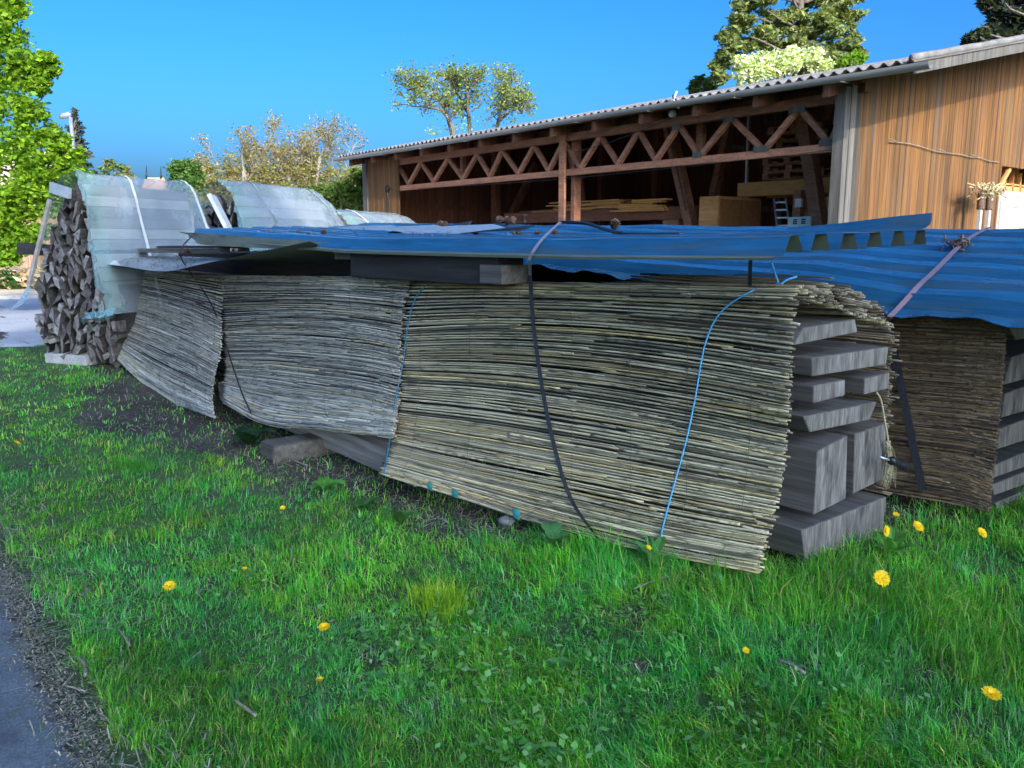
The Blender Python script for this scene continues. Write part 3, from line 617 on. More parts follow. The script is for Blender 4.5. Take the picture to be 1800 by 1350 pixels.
# ------------------------------------------------------------------ barn
BF = 12.5; XG = -7.05; XF = -22.25; XV = -5.8; YE = 12.0; YB = 27.0
zr = lambda y: 3.93+.215*(y-YE)
barn = empty('timber_barn', (-14, 18, 0), 'long open-fronted timber barn with orange brown board gable and corrugated roof', 'barn')
def boards(mb, mk, a0, a1, step, zt, zb, axis, fixed, th=.024):
    """vertical boards between a0..a1; mk: list of (lo,hi,zlow,zhigh) overrides"""
    a = a0; i = 0
    while a < a1-1e-3:
        w_ = min(step*RNG.uniform(.85, 1.15), a1-a); mid = a+w_/2; j = (i % 2)*.004+RNG.uniform(0, .003)
        tone = RNG.uniform(.84, 1.14); tc = (tone, tone*RNG.uniform(.93, 1.05), tone*RNG.uniform(.85, 1.1))
        for lo, hi in mk(mid, zb(mid), zt(mid)):
            if axis == 'y': mb.bx(fixed-th+j, fixed+j, a+.0015, a+w_-.0015, lo, hi, col=tc)
            else: mb.bx(a+.0015, a+w_-.0015, fixed-j, fixed-j+th, lo, hi, col=tc)
        a += w_; i += 1
op_t = ox(1758, 291, XG)[2]; op_b = ox(1758, 334, XG)[2]; op_y = ox(1758, 334, XG)[1]
mb = MB(); boards(mb, lambda m, lo, hi: [(lo, hi)] if m < op_y else [(op_t, hi)], BF+.0, YB, .095, lambda y: zr(y)-.02, lambda y: -.02, 'y', XG)
mb.build('gable_wall', M['barn'], parent=barn)
# recess beside the gable: pale panel with a window below an open shelf
mb = MB(); mb.bx(XG-.05, XG-.02, op_y, 22, -.02, op_b, col=(.8,.78,.72)); mb.build('recess_panel', M['lath'], parent=barn)
mb = MB(); mb.bx(XG-1.0, XG-.9, op_y-.2, 22, op_b-.1, op_t+.2); mb.bx(XG-.9, XG-.1, op_y-.05, 22, op_b-.06, op_b-.02)
for k in range(7): mb.bx(XG-.5, XG-.42, op_y+.5+k*.42, op_y+.56+k*.42, op_b-.02, op_t)
mb.bx(XG-.55, XG-.42, op_y+.42, 22, (op_b+op_t)/2-.05, (op_b+op_t)/2-.02); mb.bx(XG-.5, XG-.42, op_y+.4, 22, op_b, op_b+.16)
mb.build('recess_shelf', M['pine_wood'], parent=barn)
mb = MB(); mb.bar((XG-.06, op_y+.03, op_b), (XG-.06, op_y+.55, op_t-.02), .05, .08); mb.build('recess_brace', M['pine_wood'], parent=barn)
wt = ox(1757, 352, XG)[2]; w0 = ox(1757, 380, XG)[1]; w1 = ox(1792, 380, XG)[1]
win = MB(); fw = .12
for a_, b_, c_, d_ in ((w0, w0+fw, 1.1, wt), (w1-fw, w1, 1.1, wt), (w0+fw, w1-fw, wt-fw, wt), (w0+fw, w1-fw, 1.1, 1.1+fw)): win.bx(XG-.02, XG+.02, a_, b_, c_, d_)
wf = win.build('window', M['white_paint'], parent=barn)
mb = MB(); mb.bx(XG-.012, XG-.004, w0+fw, w1-fw, 1.1+fw, wt-fw); mb.build('blind', M['blind'], parent=wf)
mb = MB(); mb.bx(XG-.001, XG+.003, w0+fw, w1-fw, 1.1+fw, wt-fw); mb.build('pane', M['glass'], parent=wf)
# corner boards, weathered grey
mb = MB()
for k, (y0, y1, t, pr) in enumerate([(12.36,12.50,1.1,.05),(12.505,12.66,1.2,.062),(12.665,12.86,.55,.03)]): mb.bx(XG-.1, XG+pr, y0, y1, 0, zr(y0)-.05, col=(t, t, t))
mb.bx(XG-.13, XG-.102, 12.36, 12.5, 0, 3.95, col=(1.0,1,1))
mb.build('corner_post', M['grey_board'], parent=barn)
mb = MB()
for k in range(2): mb.bx(XF-.02+k*.13, XF+.10+k*.13, BF-.02-k*.01, BF+.1, 0, 3.98, col=(1.05-.15*k,)*3)
mb.build('corner_post', M['grey_board'], parent=barn)
mb = MB(); boards(mb, lambda m, lo, hi: [(lo, hi)], XF+.24, oy(700, 330, BF)[0], .14, lambda x: 3.98, lambda x: 0, 'x', BF+.03)
mb.build('front_panel', M['barn'], parent=barn)
mb = MB(); boards(mb, lambda m, lo, hi: [(lo, hi)], BF+.1, YB, .17, lambda y: zr(y)-.02, lambda y: -.02, 'y', XF)
mb.bx(XF+.03, XF+.10, 12.7, 24, 2.62, 2.75); mb.bx(XF+.03, XF+.10, 12.7, 24, 1.92, 2.0)
boards(mb, lambda m, lo, hi: [(lo, hi)], XF, XG, .2, lambda x: zr(24), lambda x: 0, 'x', 24.0)
mb.build('inner_wall', M['barn_dark'], parent=barn)
# roof: corrugated sheets, deck, verge board, gutter
pt = .19; nx = int((XV+22.75)/pt*10)
X_ = np.linspace(-22.75, XV+.02, nx); ys_ = np.concatenate([[11.93], np.linspace(12.2, YB, 12)])
G = [[(x, y, zr(y)+.165+.03*math.sin(2*math.pi*x/pt)+.012*(vnoise(x*.8, y*.5, 3)-.5)) for y in ys_] for x in X_]
mb = MB(); mb.grid(G, smooth=False, thick=(0,0,-.012)); rf = mb.build('roof', M['roof'], parent=barn)
mb = MB(); mb.prism([(-22.7,12.06,zr(12.06)+.02),(-22.7,YB,zr(YB)+.02),(-22.7,YB,zr(YB)+.10),(-22.7,12.06,zr(12.06)+.10)], (XV-.1+22.7, 0, 0)); mb.build('roof_deck', M['barn_dark'], parent=rf)
mb = MB(); mb.prism([(XV-.06,11.98,zr(11.98)-.02),(XV-.06,YB,zr(YB)-.02),(XV-.06,YB,zr(YB)+.16),(XV-.06,11.98,zr(11.98)+.16)], (.05,0,0)); mb.build('verge_board', M['grey_board'], parent=rf)
mb = MB(); mb.tube([(XV-.02,y,zr(y)+.20+.012*(vnoise(y*3,y*0,7)-.5)) for y in np.linspace(11.95,YB,60)], .055, 8); mb.build('verge_cap', M['roof'], parent=rf)
mb = MB(); an = np.linspace(math.pi*.98, 2*math.pi*1.02, 9)
G = [[(x, 11.93+.085*math.cos(a), 4.03+.085*math.sin(a)+.02*math.sin(x*.4)) for a in an] for x in np.linspace(-22.85, XV+.25, 60)]
mb.grid(G, smooth=True, thick=(0,.004,.004))
for x in np.arange(-22, -6, 1.9): mb.bx(x-.02, x+.02, 11.84, 12.02, 3.935+.02*math.sin(x*.4), 3.942+.02*math.sin(x*.4))
mb.build('gutter', M['gutter'], parent=barn)
mb = MB(); 
for x in np.arange(-22.2, -6.2, 1.25): mb.prism([(x,12.02,zr(12.02)-.16),(x,23.9,zr(23.9)-.16),(x,23.9,zr(23.9)+.015),(x,12.02,zr(12.02)+.015)], (.1,0,0))
mb.bx(-22.2, -6.9, 12.72, 12.88, 3.90, 4.04)
mb.build('rafters', M['barn_dark'], parent=barn)
# lattice truss over the opening
YT = 12.62
tr = empty('lattice_truss', (-14, YT, 3.4)); tr.parent = barn; tr.location = np.array([-14, YT, 3.4])-LOC[barn.name]
def tp(x, y, dy=0): return np.array(oy(x, y, YT+dy))
def zline(xpx, a, b): return a[1]+(b[1]-a[1])*(xpx-a[0])/(b[0]-a[0])
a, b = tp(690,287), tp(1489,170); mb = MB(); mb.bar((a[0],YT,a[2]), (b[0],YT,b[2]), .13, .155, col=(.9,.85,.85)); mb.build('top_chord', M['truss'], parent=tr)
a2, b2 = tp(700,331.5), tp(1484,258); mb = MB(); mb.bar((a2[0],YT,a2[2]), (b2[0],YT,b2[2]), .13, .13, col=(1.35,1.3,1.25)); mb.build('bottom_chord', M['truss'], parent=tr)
seq = [(699,'t'),(718,'b'),(739,'t'),(762,'b'),(787,'t'),(813,'b'),(838,'t'),(861,'b'),(882,'t'),(911,'b'),(938,'t'),(964,'b'),(990,'t'),(1020,'b'),(1055,'t'),(1086,'b'),(1122,'t'),(1152,'b'),(1193,'t'),(1229,'b'),(1285,'t'),(1342,'b'),(1405,'t'),(1459,'b'),(1492,'t')]
def nodep(x, k):
    y = zline(x, (690,293), (1489,178)) if k == 't' else zline(x, (700,326), (1484,252))
    return tp(x, y)
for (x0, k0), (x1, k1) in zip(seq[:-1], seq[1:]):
    up_ = k1 == 't'; A, B = nodep(x0, k0), nodep(x1, k1); A[1] = B[1] = YT+(.012 if up_ else .03); t = RNG.uniform(.85, 1.15)*(1.25 if up_ else .85)  # rising members tinted lighter, falling ones darker: light painted into the colour
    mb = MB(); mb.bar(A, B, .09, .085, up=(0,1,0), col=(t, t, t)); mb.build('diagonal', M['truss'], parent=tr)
for i, (x, k) in enumerate(seq[1:-1]):
    p = nodep(x, k)
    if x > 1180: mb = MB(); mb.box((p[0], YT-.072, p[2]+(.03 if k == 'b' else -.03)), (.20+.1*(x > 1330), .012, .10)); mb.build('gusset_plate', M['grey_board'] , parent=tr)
# posts and braces inside
def pbar(x0, y0, x1, y1, Y, w_, h_=None, m='truss', name='post', col=1., Y2=None, ext=0):
    a = np.array(oy(x0, y0, Y)); b = np.array(oy(x1, y1, Y2 or Y)); 
    if ext: b = b+(b-a)/np.linalg.norm(b-a)*ext
    mb = MB(); mb.bar(a, b, w_, h_ or w_, up=(0,1,0), col=(col,)*3); return mb.build(name, M[m], parent=barn)
c0 = oy(984, 250, 12.5); mb = MB(); mb.bx(c0[0], c0[0]+.17, 12.48, 12.54, 0, 3.92, col=(1.35,1.3,1.25)); mb.bx(c0[0]+.16, c0[0]+.26, 12.70, 12.9, 0, 3.92, col=(.9,.85,.85)); mb.build('post', M['truss'], parent=barn)
pbar(1173,205,1213,385,14.6,.20,.24,name='brace',col=1.0,ext=1)
pbar(1285,210,1254,345,16.5,.16,.2,name='brace',col=.8,ext=1)
pbar(1408,172,1442,398,14.0,.22,.24,name='brace',col=.85,ext=1)
pbar(1317,196,1312,330,16.5,.06,.06,m='metal',name='pipe',ext=1)
pbar(1234,205,1231,276,13.2,.15,.12,name='post',col=1)
pbar(1007,270,1021,362,15,.2,.2,name='brace',col=.8,ext=1)
pbar(944,285,907,362,17,.16,.2,m='barn_dark',name='brace',ext=1)
pbar(790,284,789,398,16.0,.2,.2,name='post',col=.75,ext=1); pbar(871,262,871,398,16.4,.2,.2,name='post',col=.75,ext=1); pbar(814,272,814,322,13.2,.12,.12,name='post',col=1.1)
pbar(1469,168,1451,229,16,.12,.14,name='brace',col=.9); pbar(1436,150,1451,226,16,.05,.05,m='grey_board',name='brace')
pbar(1262,251,1312,262,17.5,.10,.14,m='grey_board',name='rail'); pbar(1426,228,1478,241,17.5,.10,.14,m='grey_board',name='rail')
pbar(1170,212,1206,370,14.45,.03,.03,m='grey_board',name='batten')
# gateposts deeper in, dim
mb = MB()
for x in np.arange(-20, -8, 2.4): mb.bx(x, x+.2, 20, 20.2, 0, 5.2)
mb.bx(-20, -7.2, 20.0, 20.12, 2.4, 2.56); mb.build('inner_frame', M['barn_dark'], parent=barn)
mb = MB(); mb.bx(XF, XG, 12.9, 24, -.01, .03); mb.build('barn_floor', M['barn_dark'], parent=barn)
# lamps under the gutter
for (x, y) in [(1182,200)]:
    p = np.array(oy(x, y, 12.35)); mb = MB(); mb.tube([p+(0,0,.34), p+(0,0,.07)], .012, 6); l = mb.build('lamp_cable', M['black'], parent=barn)
    mb = MB(); r = .075; ph = np.linspace(-math.pi/2, math.pi/2, 8); mb.tube([p+(0,0,r*math.sin(t)) for t in ph], [max(.004, r*math.cos(t)) for t in ph], 10); mb.build('bulb', M['bulb'], parent=l)
p = np.array(oy(1186, 181, 11.9)); mb = MB(); mb.tube(cr([p+(0,.05,.2), p+(0,-.02,.08), p, p+(.02,.1,-.08)], 10), .02, 6); mb.build('gutter_bracket', M['white_paint'], parent=barn)
# pulley and hook on the front panel, wire under the truss
p = np.array(oy(683, 332, 12.49)); h = empty('pulley_hook', p, 'dark iron pulley hook hanging on the left front panel of the barn', 'hook')
mb = MB(); an = np.linspace(0, 2*math.pi, 15); mb.tube([p+(.09*math.cos(t), -.05, .09*math.sin(t)) for t in an], .018, 5); mb.bx(p[0]-.14, p[0]+.14, p[1]-.06, p[1]-.03, p[2]-.02, p[2]+.02); mb.build('wheel', M['black'], parent=h)
mb = MB(); mb.tube(cr([p+(.02,-.05,-.05), p+(.05,-.05,-.3), p+(.03,-.05,-.62), p+(.06,-.05,-.66)], 12), .022, 6); mb.build('hook_bar', M['black'], parent=h)
A = np.array(oy(688,333,12.4)); B = np.array(oy(1478,262,12.4)); mb = MB(); mb.tube([A+(B-A)*t-(0,0,.10*math.sin(math.pi*t)) for t in np.linspace(0,1,24)], .006, 5); tag(mb.build('wire', M['black']), 'thin wire stretched below the lattice truss of the barn', 'wire')
mb = MB(); A = np.array(oy(1010,268,12.2)); B = np.array(oy(1185,205,12.2)); mb.tube([A+(B-A)*t-(0,0,.05*math.sin(math.pi*t)) for t in np.linspace(0,1,16)], .008, 5); tag(mb.build('wire', M['black']), 'thin cable running under the eaves to the hanging bulb', 'wire')
wp = [(1563,249),(1600,253),(1636,263),(1650,267),(1690,272),(1706,276),(1722,277),(1740,283),(1757,285)]
mb = MB(); P = [np.array(ox(x, y, XG+.045)) for x, y in wp]; mb.tube(cr(P, 40), .008, 5)
for k in (0, 3, 5): mb.tube(cr([P[k]+(0,0,.05), P[k]+(.02,.12,.03), P[k]+(0,.3,-.0)], 8), .007, 5)
tag(mb.build('cable', M['twig']), 'brown knotted cable sagging across the orange gable wall', 'cable')
# straw topped stand beside the window
p = np.array(ox(1730, 398, XG+.5)); st_ = empty('feeder_stand', (p[0], p[1], 1.0), 'straw-topped stand on two pale poles beside the barn window', 'stand')
yl = [ox(x, 398, XG+.5)[1] for x in (1720, 1735)]
for y_ in yl: mb = MB(); mb.bx(p[0]-.03, p[0]+.03, y_-.045, y_+.045, 0, p[2]+.36); mb.build('pole', M['lath'], parent=st_)
for y_ in yl:
    mb = MB(); mb.tube([(p[0], y_+.02*math.sin(k*3), p[2]+.30+.026*k) for k in range(12)], [.055+.022*(k % 2) for k in range(12)], 7); mb.build('coil', M['cone'], parent=st_)
mb = MB()
for _ in range(160):
    a = np.array([p[0]+RNG.normal(0,.08), (yl[0]+yl[1])/2+RNG.normal(.12,.22), p[2]+.66+RNG.normal(0,.06)]); mb.tube([a, a+RNG.normal(0,(.03,.16,.05))], .012, 4, col=np.array([.52,.42,.22])*RNG.uniform(.6,1.2))
mb.build('straw_top', M['straw'], parent=st_)

# ------------------------------------------------------------------ things stored in the barn
cab = empty('cabinet', oy(1262, 395, 14.0)); A = oy(1230, 346, 14.0); B = oy(1263, 346, 14.0); zc = A[2]
yend = ox(1336, 380, B[0])[1]
tag(cab, 'knotty orange wooden cabinet with two doors standing in the barn', 'cabinet')
mb = MB(); mb.bx(A[0], B[0], 14.0, yend, .9, zc); mb.build('body', M['pine_wood'], parent=cab)
for k in range(2):
    y0 = 14.02+(yend-14.02)/2*k; mb = MB(); mb.bx(B[0]+.004, B[0]+.03, y0+.02, y0+(yend-14)/2-.03, .95, zc-.06, col=(.55,.5,.5)); mb.build('door', M['pine_wood'], parent=cab)  # dark tint paints in the shade of the cabinet's unlit side
ga = oy(1297, 322, 15.0); gb = oy(1298, 346, 15.0); gp = proj([XG-.15, 15.0, 2])
mb = MB(); mb.bx(ga[0], XG-.1, 15.0, 15.25, gb[2], ga[2]); tag(mb.build('glulam_beam', M['pine_wood']), 'long orange laminated beam below the pallets in the barn', 'beam')
mb = MB(); mb.bx(ga[0]+.1, XG-.1, 15.9, 16.1, gb[2], ga[2]); tag(mb.build('glulam_beam', M['pine_wood']), 'second laminated beam behind the front one, also carrying the pallets', 'beam')
q0 = oy(1412, 348, 14.7); mb = MB()
for k in range(5): mb.bx(q0[0], XG-.2, 14.7-.004*(k % 2), 14.75, q0[2]-.19*(k+1)+.006, q0[2]-.19*k, col=(RNG.uniform(.7,1.1),)*3)
mb.bx(q0[0]+.02, XG-.22, 14.752, 15.8, .9, q0[2]-.02); tag(mb.build('plank_crate', M['pine_wood']), 'large crate of horizontal orange planks at the right end of the barn', 'crate')
mb = MB(); a = oy(1400, 335, 14.6); b = oy(1411, 398, 14.6); mb.bx(a[0], a[0]+.16, 14.5, 14.64, .8, a[2]); tag(mb.build('upright_post', M['truss']), 'short upright post at the left edge of the plank crate', 'post')
p = oy(1401,357,14.45); mb = MB(); mb.bx(p[0]-.03, p[0]+.11, 14.42, 14.49, p[2]-.08, p[2]+.08); tag(mb.build('switch_box', M['white_paint']), 'small white switch box on the upright post in the barn', 'switch box')
# pallets
pl0 = oy(1345, 317, 15.15); pw = 1.16; pdp = .8
def pallet_mesh():
    mb = MB()
    for k in range(5): mb.bx(-.58, .58, .02+k*.17, .11+k*.17, .122, .144)
    for k in range(3):
        for j in range(3): mb.bx(-.58+.51*k, -.58+.51*k+.14, .0+j*.34, .1+j*.34, .022, .10)
        mb.bx(-.58+.51*k, -.58+.51*k+.14, 0, .8, .10, .122); 
    for j in range(3): mb.bx(-.58, .58, .0+j*.34, .1+j*.34, 0, .022)
    return mb
pal = pallet_mesh().build('pallet', M['truss'], base=(0,0,0))
pos = [(0,0,0,0,'lowest pallet of the tall stack on the orange beams'),(.02,.02,.15,2,'second pallet from the bottom of the tall stack'),(-.02,0,.30,-2,'third pallet from the bottom of the tall stack'),(.05,.05,.45,0,'middle pallet of the tall stack, level with the truss chord'),(.30,.03,.60,4,'third pallet from the top of the tall stack, pushed to the right'),(.22,.0,.75,6,'second pallet from the top of the tall stack'),(.1,.0,.90,3,'topmost pallet of the tall stack under the barn roof'),(1.25,.02,0,3,'single pallet lying right of the tall stack')]
for i, (dx, dy, dz, rz, lb) in enumerate(pos):
    o = pal if i == 0 else copy_tree(pal)
    o.location = (pl0[0]+.5+dx, pl0[1]+dy, pl0[2]+dz+.005); o.rotation_euler = (0, 0, math.radians(rz)); tag(o, lb, 'pallet', 'pallets stacked in the barn')
# ladder, panel, loose boards
ld = empty('ladder', oy(1372, 398, 14.3), 'narrow metal ladder leaning below the laminated beam', 'ladder')
r0 = [np.array(oy(x, y, Y)) for x, y, Y in ((1360,350,14.6),(1366,402,14.2),(1381,349,14.6),(1388,402,14.2))]
mb = MB(); mb.bar(r0[0], r0[1]+(r0[1]-r0[0])*.8, .025, .05); mb.build('rail', M['metal'], parent=ld); mb = MB(); mb.bar(r0[2], r0[3]+(r0[3]-r0[2])*.8, .025, .05); mb.build('rail', M['metal'], parent=ld)
for t in (.12,.38,.64,.9): mb = MB(); mb.bar(r0[0]+(r0[1]-r0[0])*t, r0[2]+(r0[3]-r0[2])*t, .03, .03); mb.build('rung', M['metal'], parent=ld)
sp = [np.array(oy(x, y, Y)) for x, y, Y in ((1386,382,13.6),(1425,380,13.6),(1424,402,13.35),(1384,402,13.35))]
sgn = empty('display_panel', sp[3], 'pale green panel with slots leaning in front of the crate', 'panel')
mb = MB(); mb.prism(sp, (0,.03,0)); mb.build('panel', M['sign_panel'], parent=sgn)
mb = MB()
for u_ in (.25,.62):
    for v_ in (.25,.42,.58): 
        a = sp[0]+(sp[1]-sp[0])*u_+(sp[3]-sp[0])*v_; b = sp[0]+(sp[1]-sp[0])*(u_+.17)+(sp[3]-sp[0])*v_; mb.bar(a-(0,.01,0), b-(0,.01,0), .012, .022)
mb.build('slots', M['black'], parent=sgn)
ba = oy(886, 379, 14.7); bb = oy(1222, 379, 14.7); mb = MB(); mb.bx(ba[0], bb[0], 14.7, 14.95, ba[2]-.22, ba[2]+.06, col=(.62,.58,.58)); tag(mb.build('timber_bearer', M['truss']), 'long thick timber carrying the loose boards in the barn', 'timber beam')
for (x, lb) in ((1180,'right'), (900,'left')): 
    p = oy(x, 392, 14.8); mb = MB(); mb.bx(p[0]-.2, p[0]+.25, 14.75, 15.3, .9, ba[2]-.225); tag(mb.build('trestle_block', M['truss']), 'wooden block under the %s end of the long timber in the barn' % lb, 'block')
heap = []
for k in range(42):
    L = RNG.uniform(1.8, 4.4); row = k//6; cx = RNG.uniform(-14.8, -13.2) if row > 3 else RNG.uniform(-16.2, -12.2)
    z = ba[2]+.065+row*.034; y_ = 14.70+(k % 6)*.14
    x0 = max(cx-L/2, ba[0]-.35); x1 = min(cx+L/2, bb[0]-2.2)
    heap.append((x0, x1, y_, z, RNG.normal(0, .006), RNG.uniform(.75, 1.5)))
for k, (x0, x1, y_, z, tl, t) in enumerate(heap):
    mb = MB(); mb.bar((x0, y_, z), (x1, y_+RNG.normal(0,.02), z+tl), .14, .026, col=(t, t, t*.9)); tag(mb.build('loose_board', M['pine_wood'] if k % 3 == 0 else M['truss']), 'thin loose board in the untidy heap on the long timber', 'board', 'loose boards heaped in the barn')
yb0 = oy(1075, 370, 14.6); yb1 = oy(1184, 366, 14.6)
for k in range(6):
    z = yb0[2]-.02+.045*k; x0 = yb0[0]+RNG.uniform(-.05,.3)+(.5 if k > 3 else 0); x1 = yb1[0]-RNG.uniform(0,.6)
    mb = MB(); mb.bar((x0, 14.62, z), (x1, 14.6, z-.01), .16, .038, col=(1.15,1.1,.85)); tag(mb.build('loose_board', M['pine_wood']), 'yellow freshly sawn board in the low pile right of the central barn post', 'board', 'yellow boards in the barn')

# ------------------------------------------------------------------ firewood piles under clear sheeting
U_ = np.array([.877,.48,0]); D_ = np.array([-.48,.877,0]); NPL = (.48,-.877)
def logmesh(seed):
    r = np.random.default_rng(seed); n = r.integers(3, 5)
    an = np.sort(r.uniform(0, 2*math.pi, n)+np.arange(n)*.01) if seed % 3 else np.linspace(0, 2*math.pi, n, endpoint=False)+r.normal(0,.25,n)
    if np.max(np.diff(np.concatenate([an, [an[0]+2*math.pi]]))) > 3: an = np.linspace(0, 2*math.pi, n, endpoint=False)+r.normal(0,.2,n)
    R = .055*r.uniform(.65, 1.3, n); P = np.stack([R*np.cos(an)*.95, np.zeros(n), R*np.sin(an)*2.1], 1)
    mb = MB(); ext = np.array([0, .42, 0]); k = len(P)
    Vv = np.concatenate([P*.93+(0,-.004,0), P, P*r.uniform(.9,1.05)+ext/2+r.normal(0,.006,3), P+ext]); 
    t = r.uniform(.45, 1.45); colr = np.array([t*1.0, t*r.uniform(.93,1.02), t*r.uniform(.85,1.1)])
    F = [tuple(range(k))]+[(q*k+i, (q+1)*k+i, (q+1)*k+(i+1) % k, q*k+(i+1) % k) for q in range(3) for i in range(k)]+[tuple(range(4*k-1, 3*k-1, -1))]
    mb.add(Vv, F, 0, colr); return mb
protos = [logmesh(s) for s in range(14)]
lm = []
def pip(P, q):
    c = False; j = len(P)-1
    for i in range(len(P)):
        if (P[i][1] > q[1]) != (P[j][1] > q[1]) and q[0] < (P[j][0]-P[i][0])*(q[1]-P[i][1])/(P[j][1]-P[i][1])+P[i][0]: c = not c
        j = i
    return c
ang = math.atan2(U_[1], U_[0])
def woodpile(pt, facepx, label, group, du, dz, sc=1.0):
    Pw = [np.array(onp(x, y, pt, NPL)) for x, y in facepx]; o0 = np.array(pt)
    Puv = [(float((p-o0) @ U_), p[2]) for p in Pw]
    u0, u1 = min(p[0] for p in Puv), max(p[0] for p in Puv); z0, z1 = min(p[1] for p in Puv), max(p[1] for p in Puv)
    cols = int((u1-u0)/du)+1
    for ci in range(cols):
        z = z0+RNG.uniform(0, dz*.5)
        while z < z1:
            s = RNG.uniform(.72, 1.35); u = u0+(ci+.5)*du+RNG.normal(0, du*.14); zc_ = z+dz*s*.5; z += dz*s*.96
            if not pip(Puv, (u, zc_)): continue
            i = RNG.integers(len(protos))
            while len(lm) < len(protos):
                o = protos[len(lm)].build('split_log', M['log'], base=(0,0,0)); lm.append([o, False])
            src, used = lm[i]; o = src if not used else src.copy()
            if used: COL.objects.link(o)
            lm[i][1] = True
            o.location = o0*(1,1,0)+U_*u+D_*RNG.normal(.0, .04)+np.array([0,0,zc_])
            o.rotation_euler = (RNG.normal(0,.05), RNG.choice([0, math.pi])+RNG.normal(0, .22), ang+.42+RNG.normal(0,.08)); k = sc*s
            o.scale = (sc*RNG.uniform(.85,1.15), 1, k); tag(o, label, 'log', group)
    return Pw
pt1 = (-12.03, 2.42, 0.)
face1 = [(70,612),(66,560),(74,470),(84,430),(100,360),(112,338),(134,322),(148,345),(160,440),(178,500),(203,570),(207,648),(140,640)]
woodpile(pt1, face1, 'weathered split log end in the tall woodpile beside the far reed mat', 'split logs of the tall woodpile', .088, .165, .92)
pt2 = np.array(od(395,322,13.2))*np.array([1,1,0])
face2 = [(354,450),(352,382),(366,352),(392,338),(404,372),(432,450)]
woodpile(pt2, face2, 'dark split log in the second woodpile, behind the white end board', 'split logs of the second woodpile', .13, .19, 1.25)
# dark core so that no daylight shows through the piles
def extr(pt, prof, L, off=0., dzs=0., flare=0.):
    P0 = [np.array(onp(x, y, pt, NPL)) for x, y in prof]; zt = max(p[2] for p in P0)
    return [[p+D_*(off+(L+flare*min(1.3, (max(0, zt-p[2])/1.0)**.8))*t)+np.array([0,0,-dzs*t**3]) for p in P0] for t in np.linspace(0, 1, 26)]
def sheeting(pt, prof, L, off, label, bands, sag=.02, seed=0, dzs=0., col=(1,1,1), bandm='white_paint', flare=0.):
    Gp = extr(pt, prof, L, off, dzs, flare); Gp = np.array(Gp); Gp = dense(Gp, 60, 70)
    nu, nv = 60, 70
    a, b = np.meshgrid(np.arange(nu), np.arange(nv), indexing='ij')
    wr = (fbm(a*.05+seed, b*.16, 90+seed)-.5)*.10+(fbm(a*.12, b*.30+seed, 95)-.5)*.03
    diag = (np.abs(((a*.9+b*.6+6*fbm(a*.1, b*.1, 33+seed)) % 9)-4.5)/4.5)**3*.022*np.clip(fbm(a*.09, b*.09+seed, 44)*3-1.2, 0, 1)
    pinch = np.exp(-a/6.)*(fbm(b*.6+seed, a*.05, 99)-.5)*.20+diag
    Gp = Gp+((wr+pinch)[..., None])*np.array([.55,.3,.5])
    cc = (.80+.4*fbm(a*.2+5, b*.07, 91+seed))[..., None]*np.array(col)*np.where((a < 9)[..., None], np.array([.85,1.05,.92]), 1.); mb = MB(); mb.grid(Gp, smooth=True, col=cc.reshape(-1,3)); o = mb.build('plastic_sheeting', M['tarp']); tag(o, label, 'tarpaulin')
    for t in bands:
        r = int(t*(nu-1)); mb = MB(); B0 = Gp[r]+np.array([.012,-.008,.014]); B1 = Gp[min(nu-1,r+1)]+np.array([.012,-.008,.014]); s_ = 1.3
        mb.grid(np.stack([B0, B0+(B1-B0)*s_], 0)[:, 22:], smooth=True); mb.build('reinforced_band', M[bandm], parent=o)
    return o, Gp
prof1 = [(58,512),(74,440),(96,345),(112,318),(136,303),(150,316),(158,370),(170,440),(192,552)]
t1, G1 = sheeting(pt1, prof1, 1.9, -.10, 'blue grey clear sheeting draped over the tall woodpile with pale vertical bands', (.42,.97), seed=1, flare=.40)
prof2 = [(341,382),(352,350),(370,330),(396,319),(414,340),(430,380),(452,442)]
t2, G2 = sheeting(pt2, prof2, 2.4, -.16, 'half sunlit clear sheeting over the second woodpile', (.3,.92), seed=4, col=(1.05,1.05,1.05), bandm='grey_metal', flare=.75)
pt3 = np.array(od(585,370,18.))*np.array([1,1,0])
prof3 = [(505,400),(525,380),(555,371),(585,368),(612,384),(640,425)]
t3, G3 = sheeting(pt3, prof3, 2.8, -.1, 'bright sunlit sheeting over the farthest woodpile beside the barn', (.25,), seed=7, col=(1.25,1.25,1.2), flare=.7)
# planks under the sheeting, laid along each pile
def under(pt, edge, L, n, label, grp, off=.06, dzs=0.):
    for k in range(n):
        t = (k+.5)/n; x = edge[0][0]+(edge[1][0]-edge[0][0])*t; y = edge[0][1]+(edge[1][1]-edge[0][1])*t
        a = np.array(onp(x, y, pt, NPL))+D_*off-U_*.07; b = a+D_*(L-off*2); wz = np.linalg.norm(np.array(onp(*edge[0], pt, NPL))-np.array(onp(*edge[1], pt, NPL)))/n*.93
        dn = np.array(onp(*edge[1], pt, NPL))-np.array(onp(*edge[0], pt, NPL)); dn /= np.linalg.norm(dn); nrm = np.cross(D_, dn)
        mb = MB(); c = RNG.uniform(.35, 1.0); mb.prism([a-dn*wz/2, a+dn*wz/2, a+dn*wz/2+nrm*.03, a-dn*wz/2+nrm*.03], b-a, col=(c, c*.96, c*.95)); tag(mb.build('cover_plank', M['lath']), label, 'plank', grp)
under(pt1, ((148,322),(168,440)), 1.9, 6, 'long plank under the clear sheeting of the tall woodpile', 'planks covering the tall woodpile')
under(pt1, ((169,446),(190,545)), 1.9, 4, 'long plank under the clear sheeting of the tall woodpile', 'planks covering the tall woodpile')
under(pt2, ((412,342),(450,440)), 2.4, 5, 'long plank under the half sunlit sheeting of the second woodpile', 'planks covering the second woodpile')
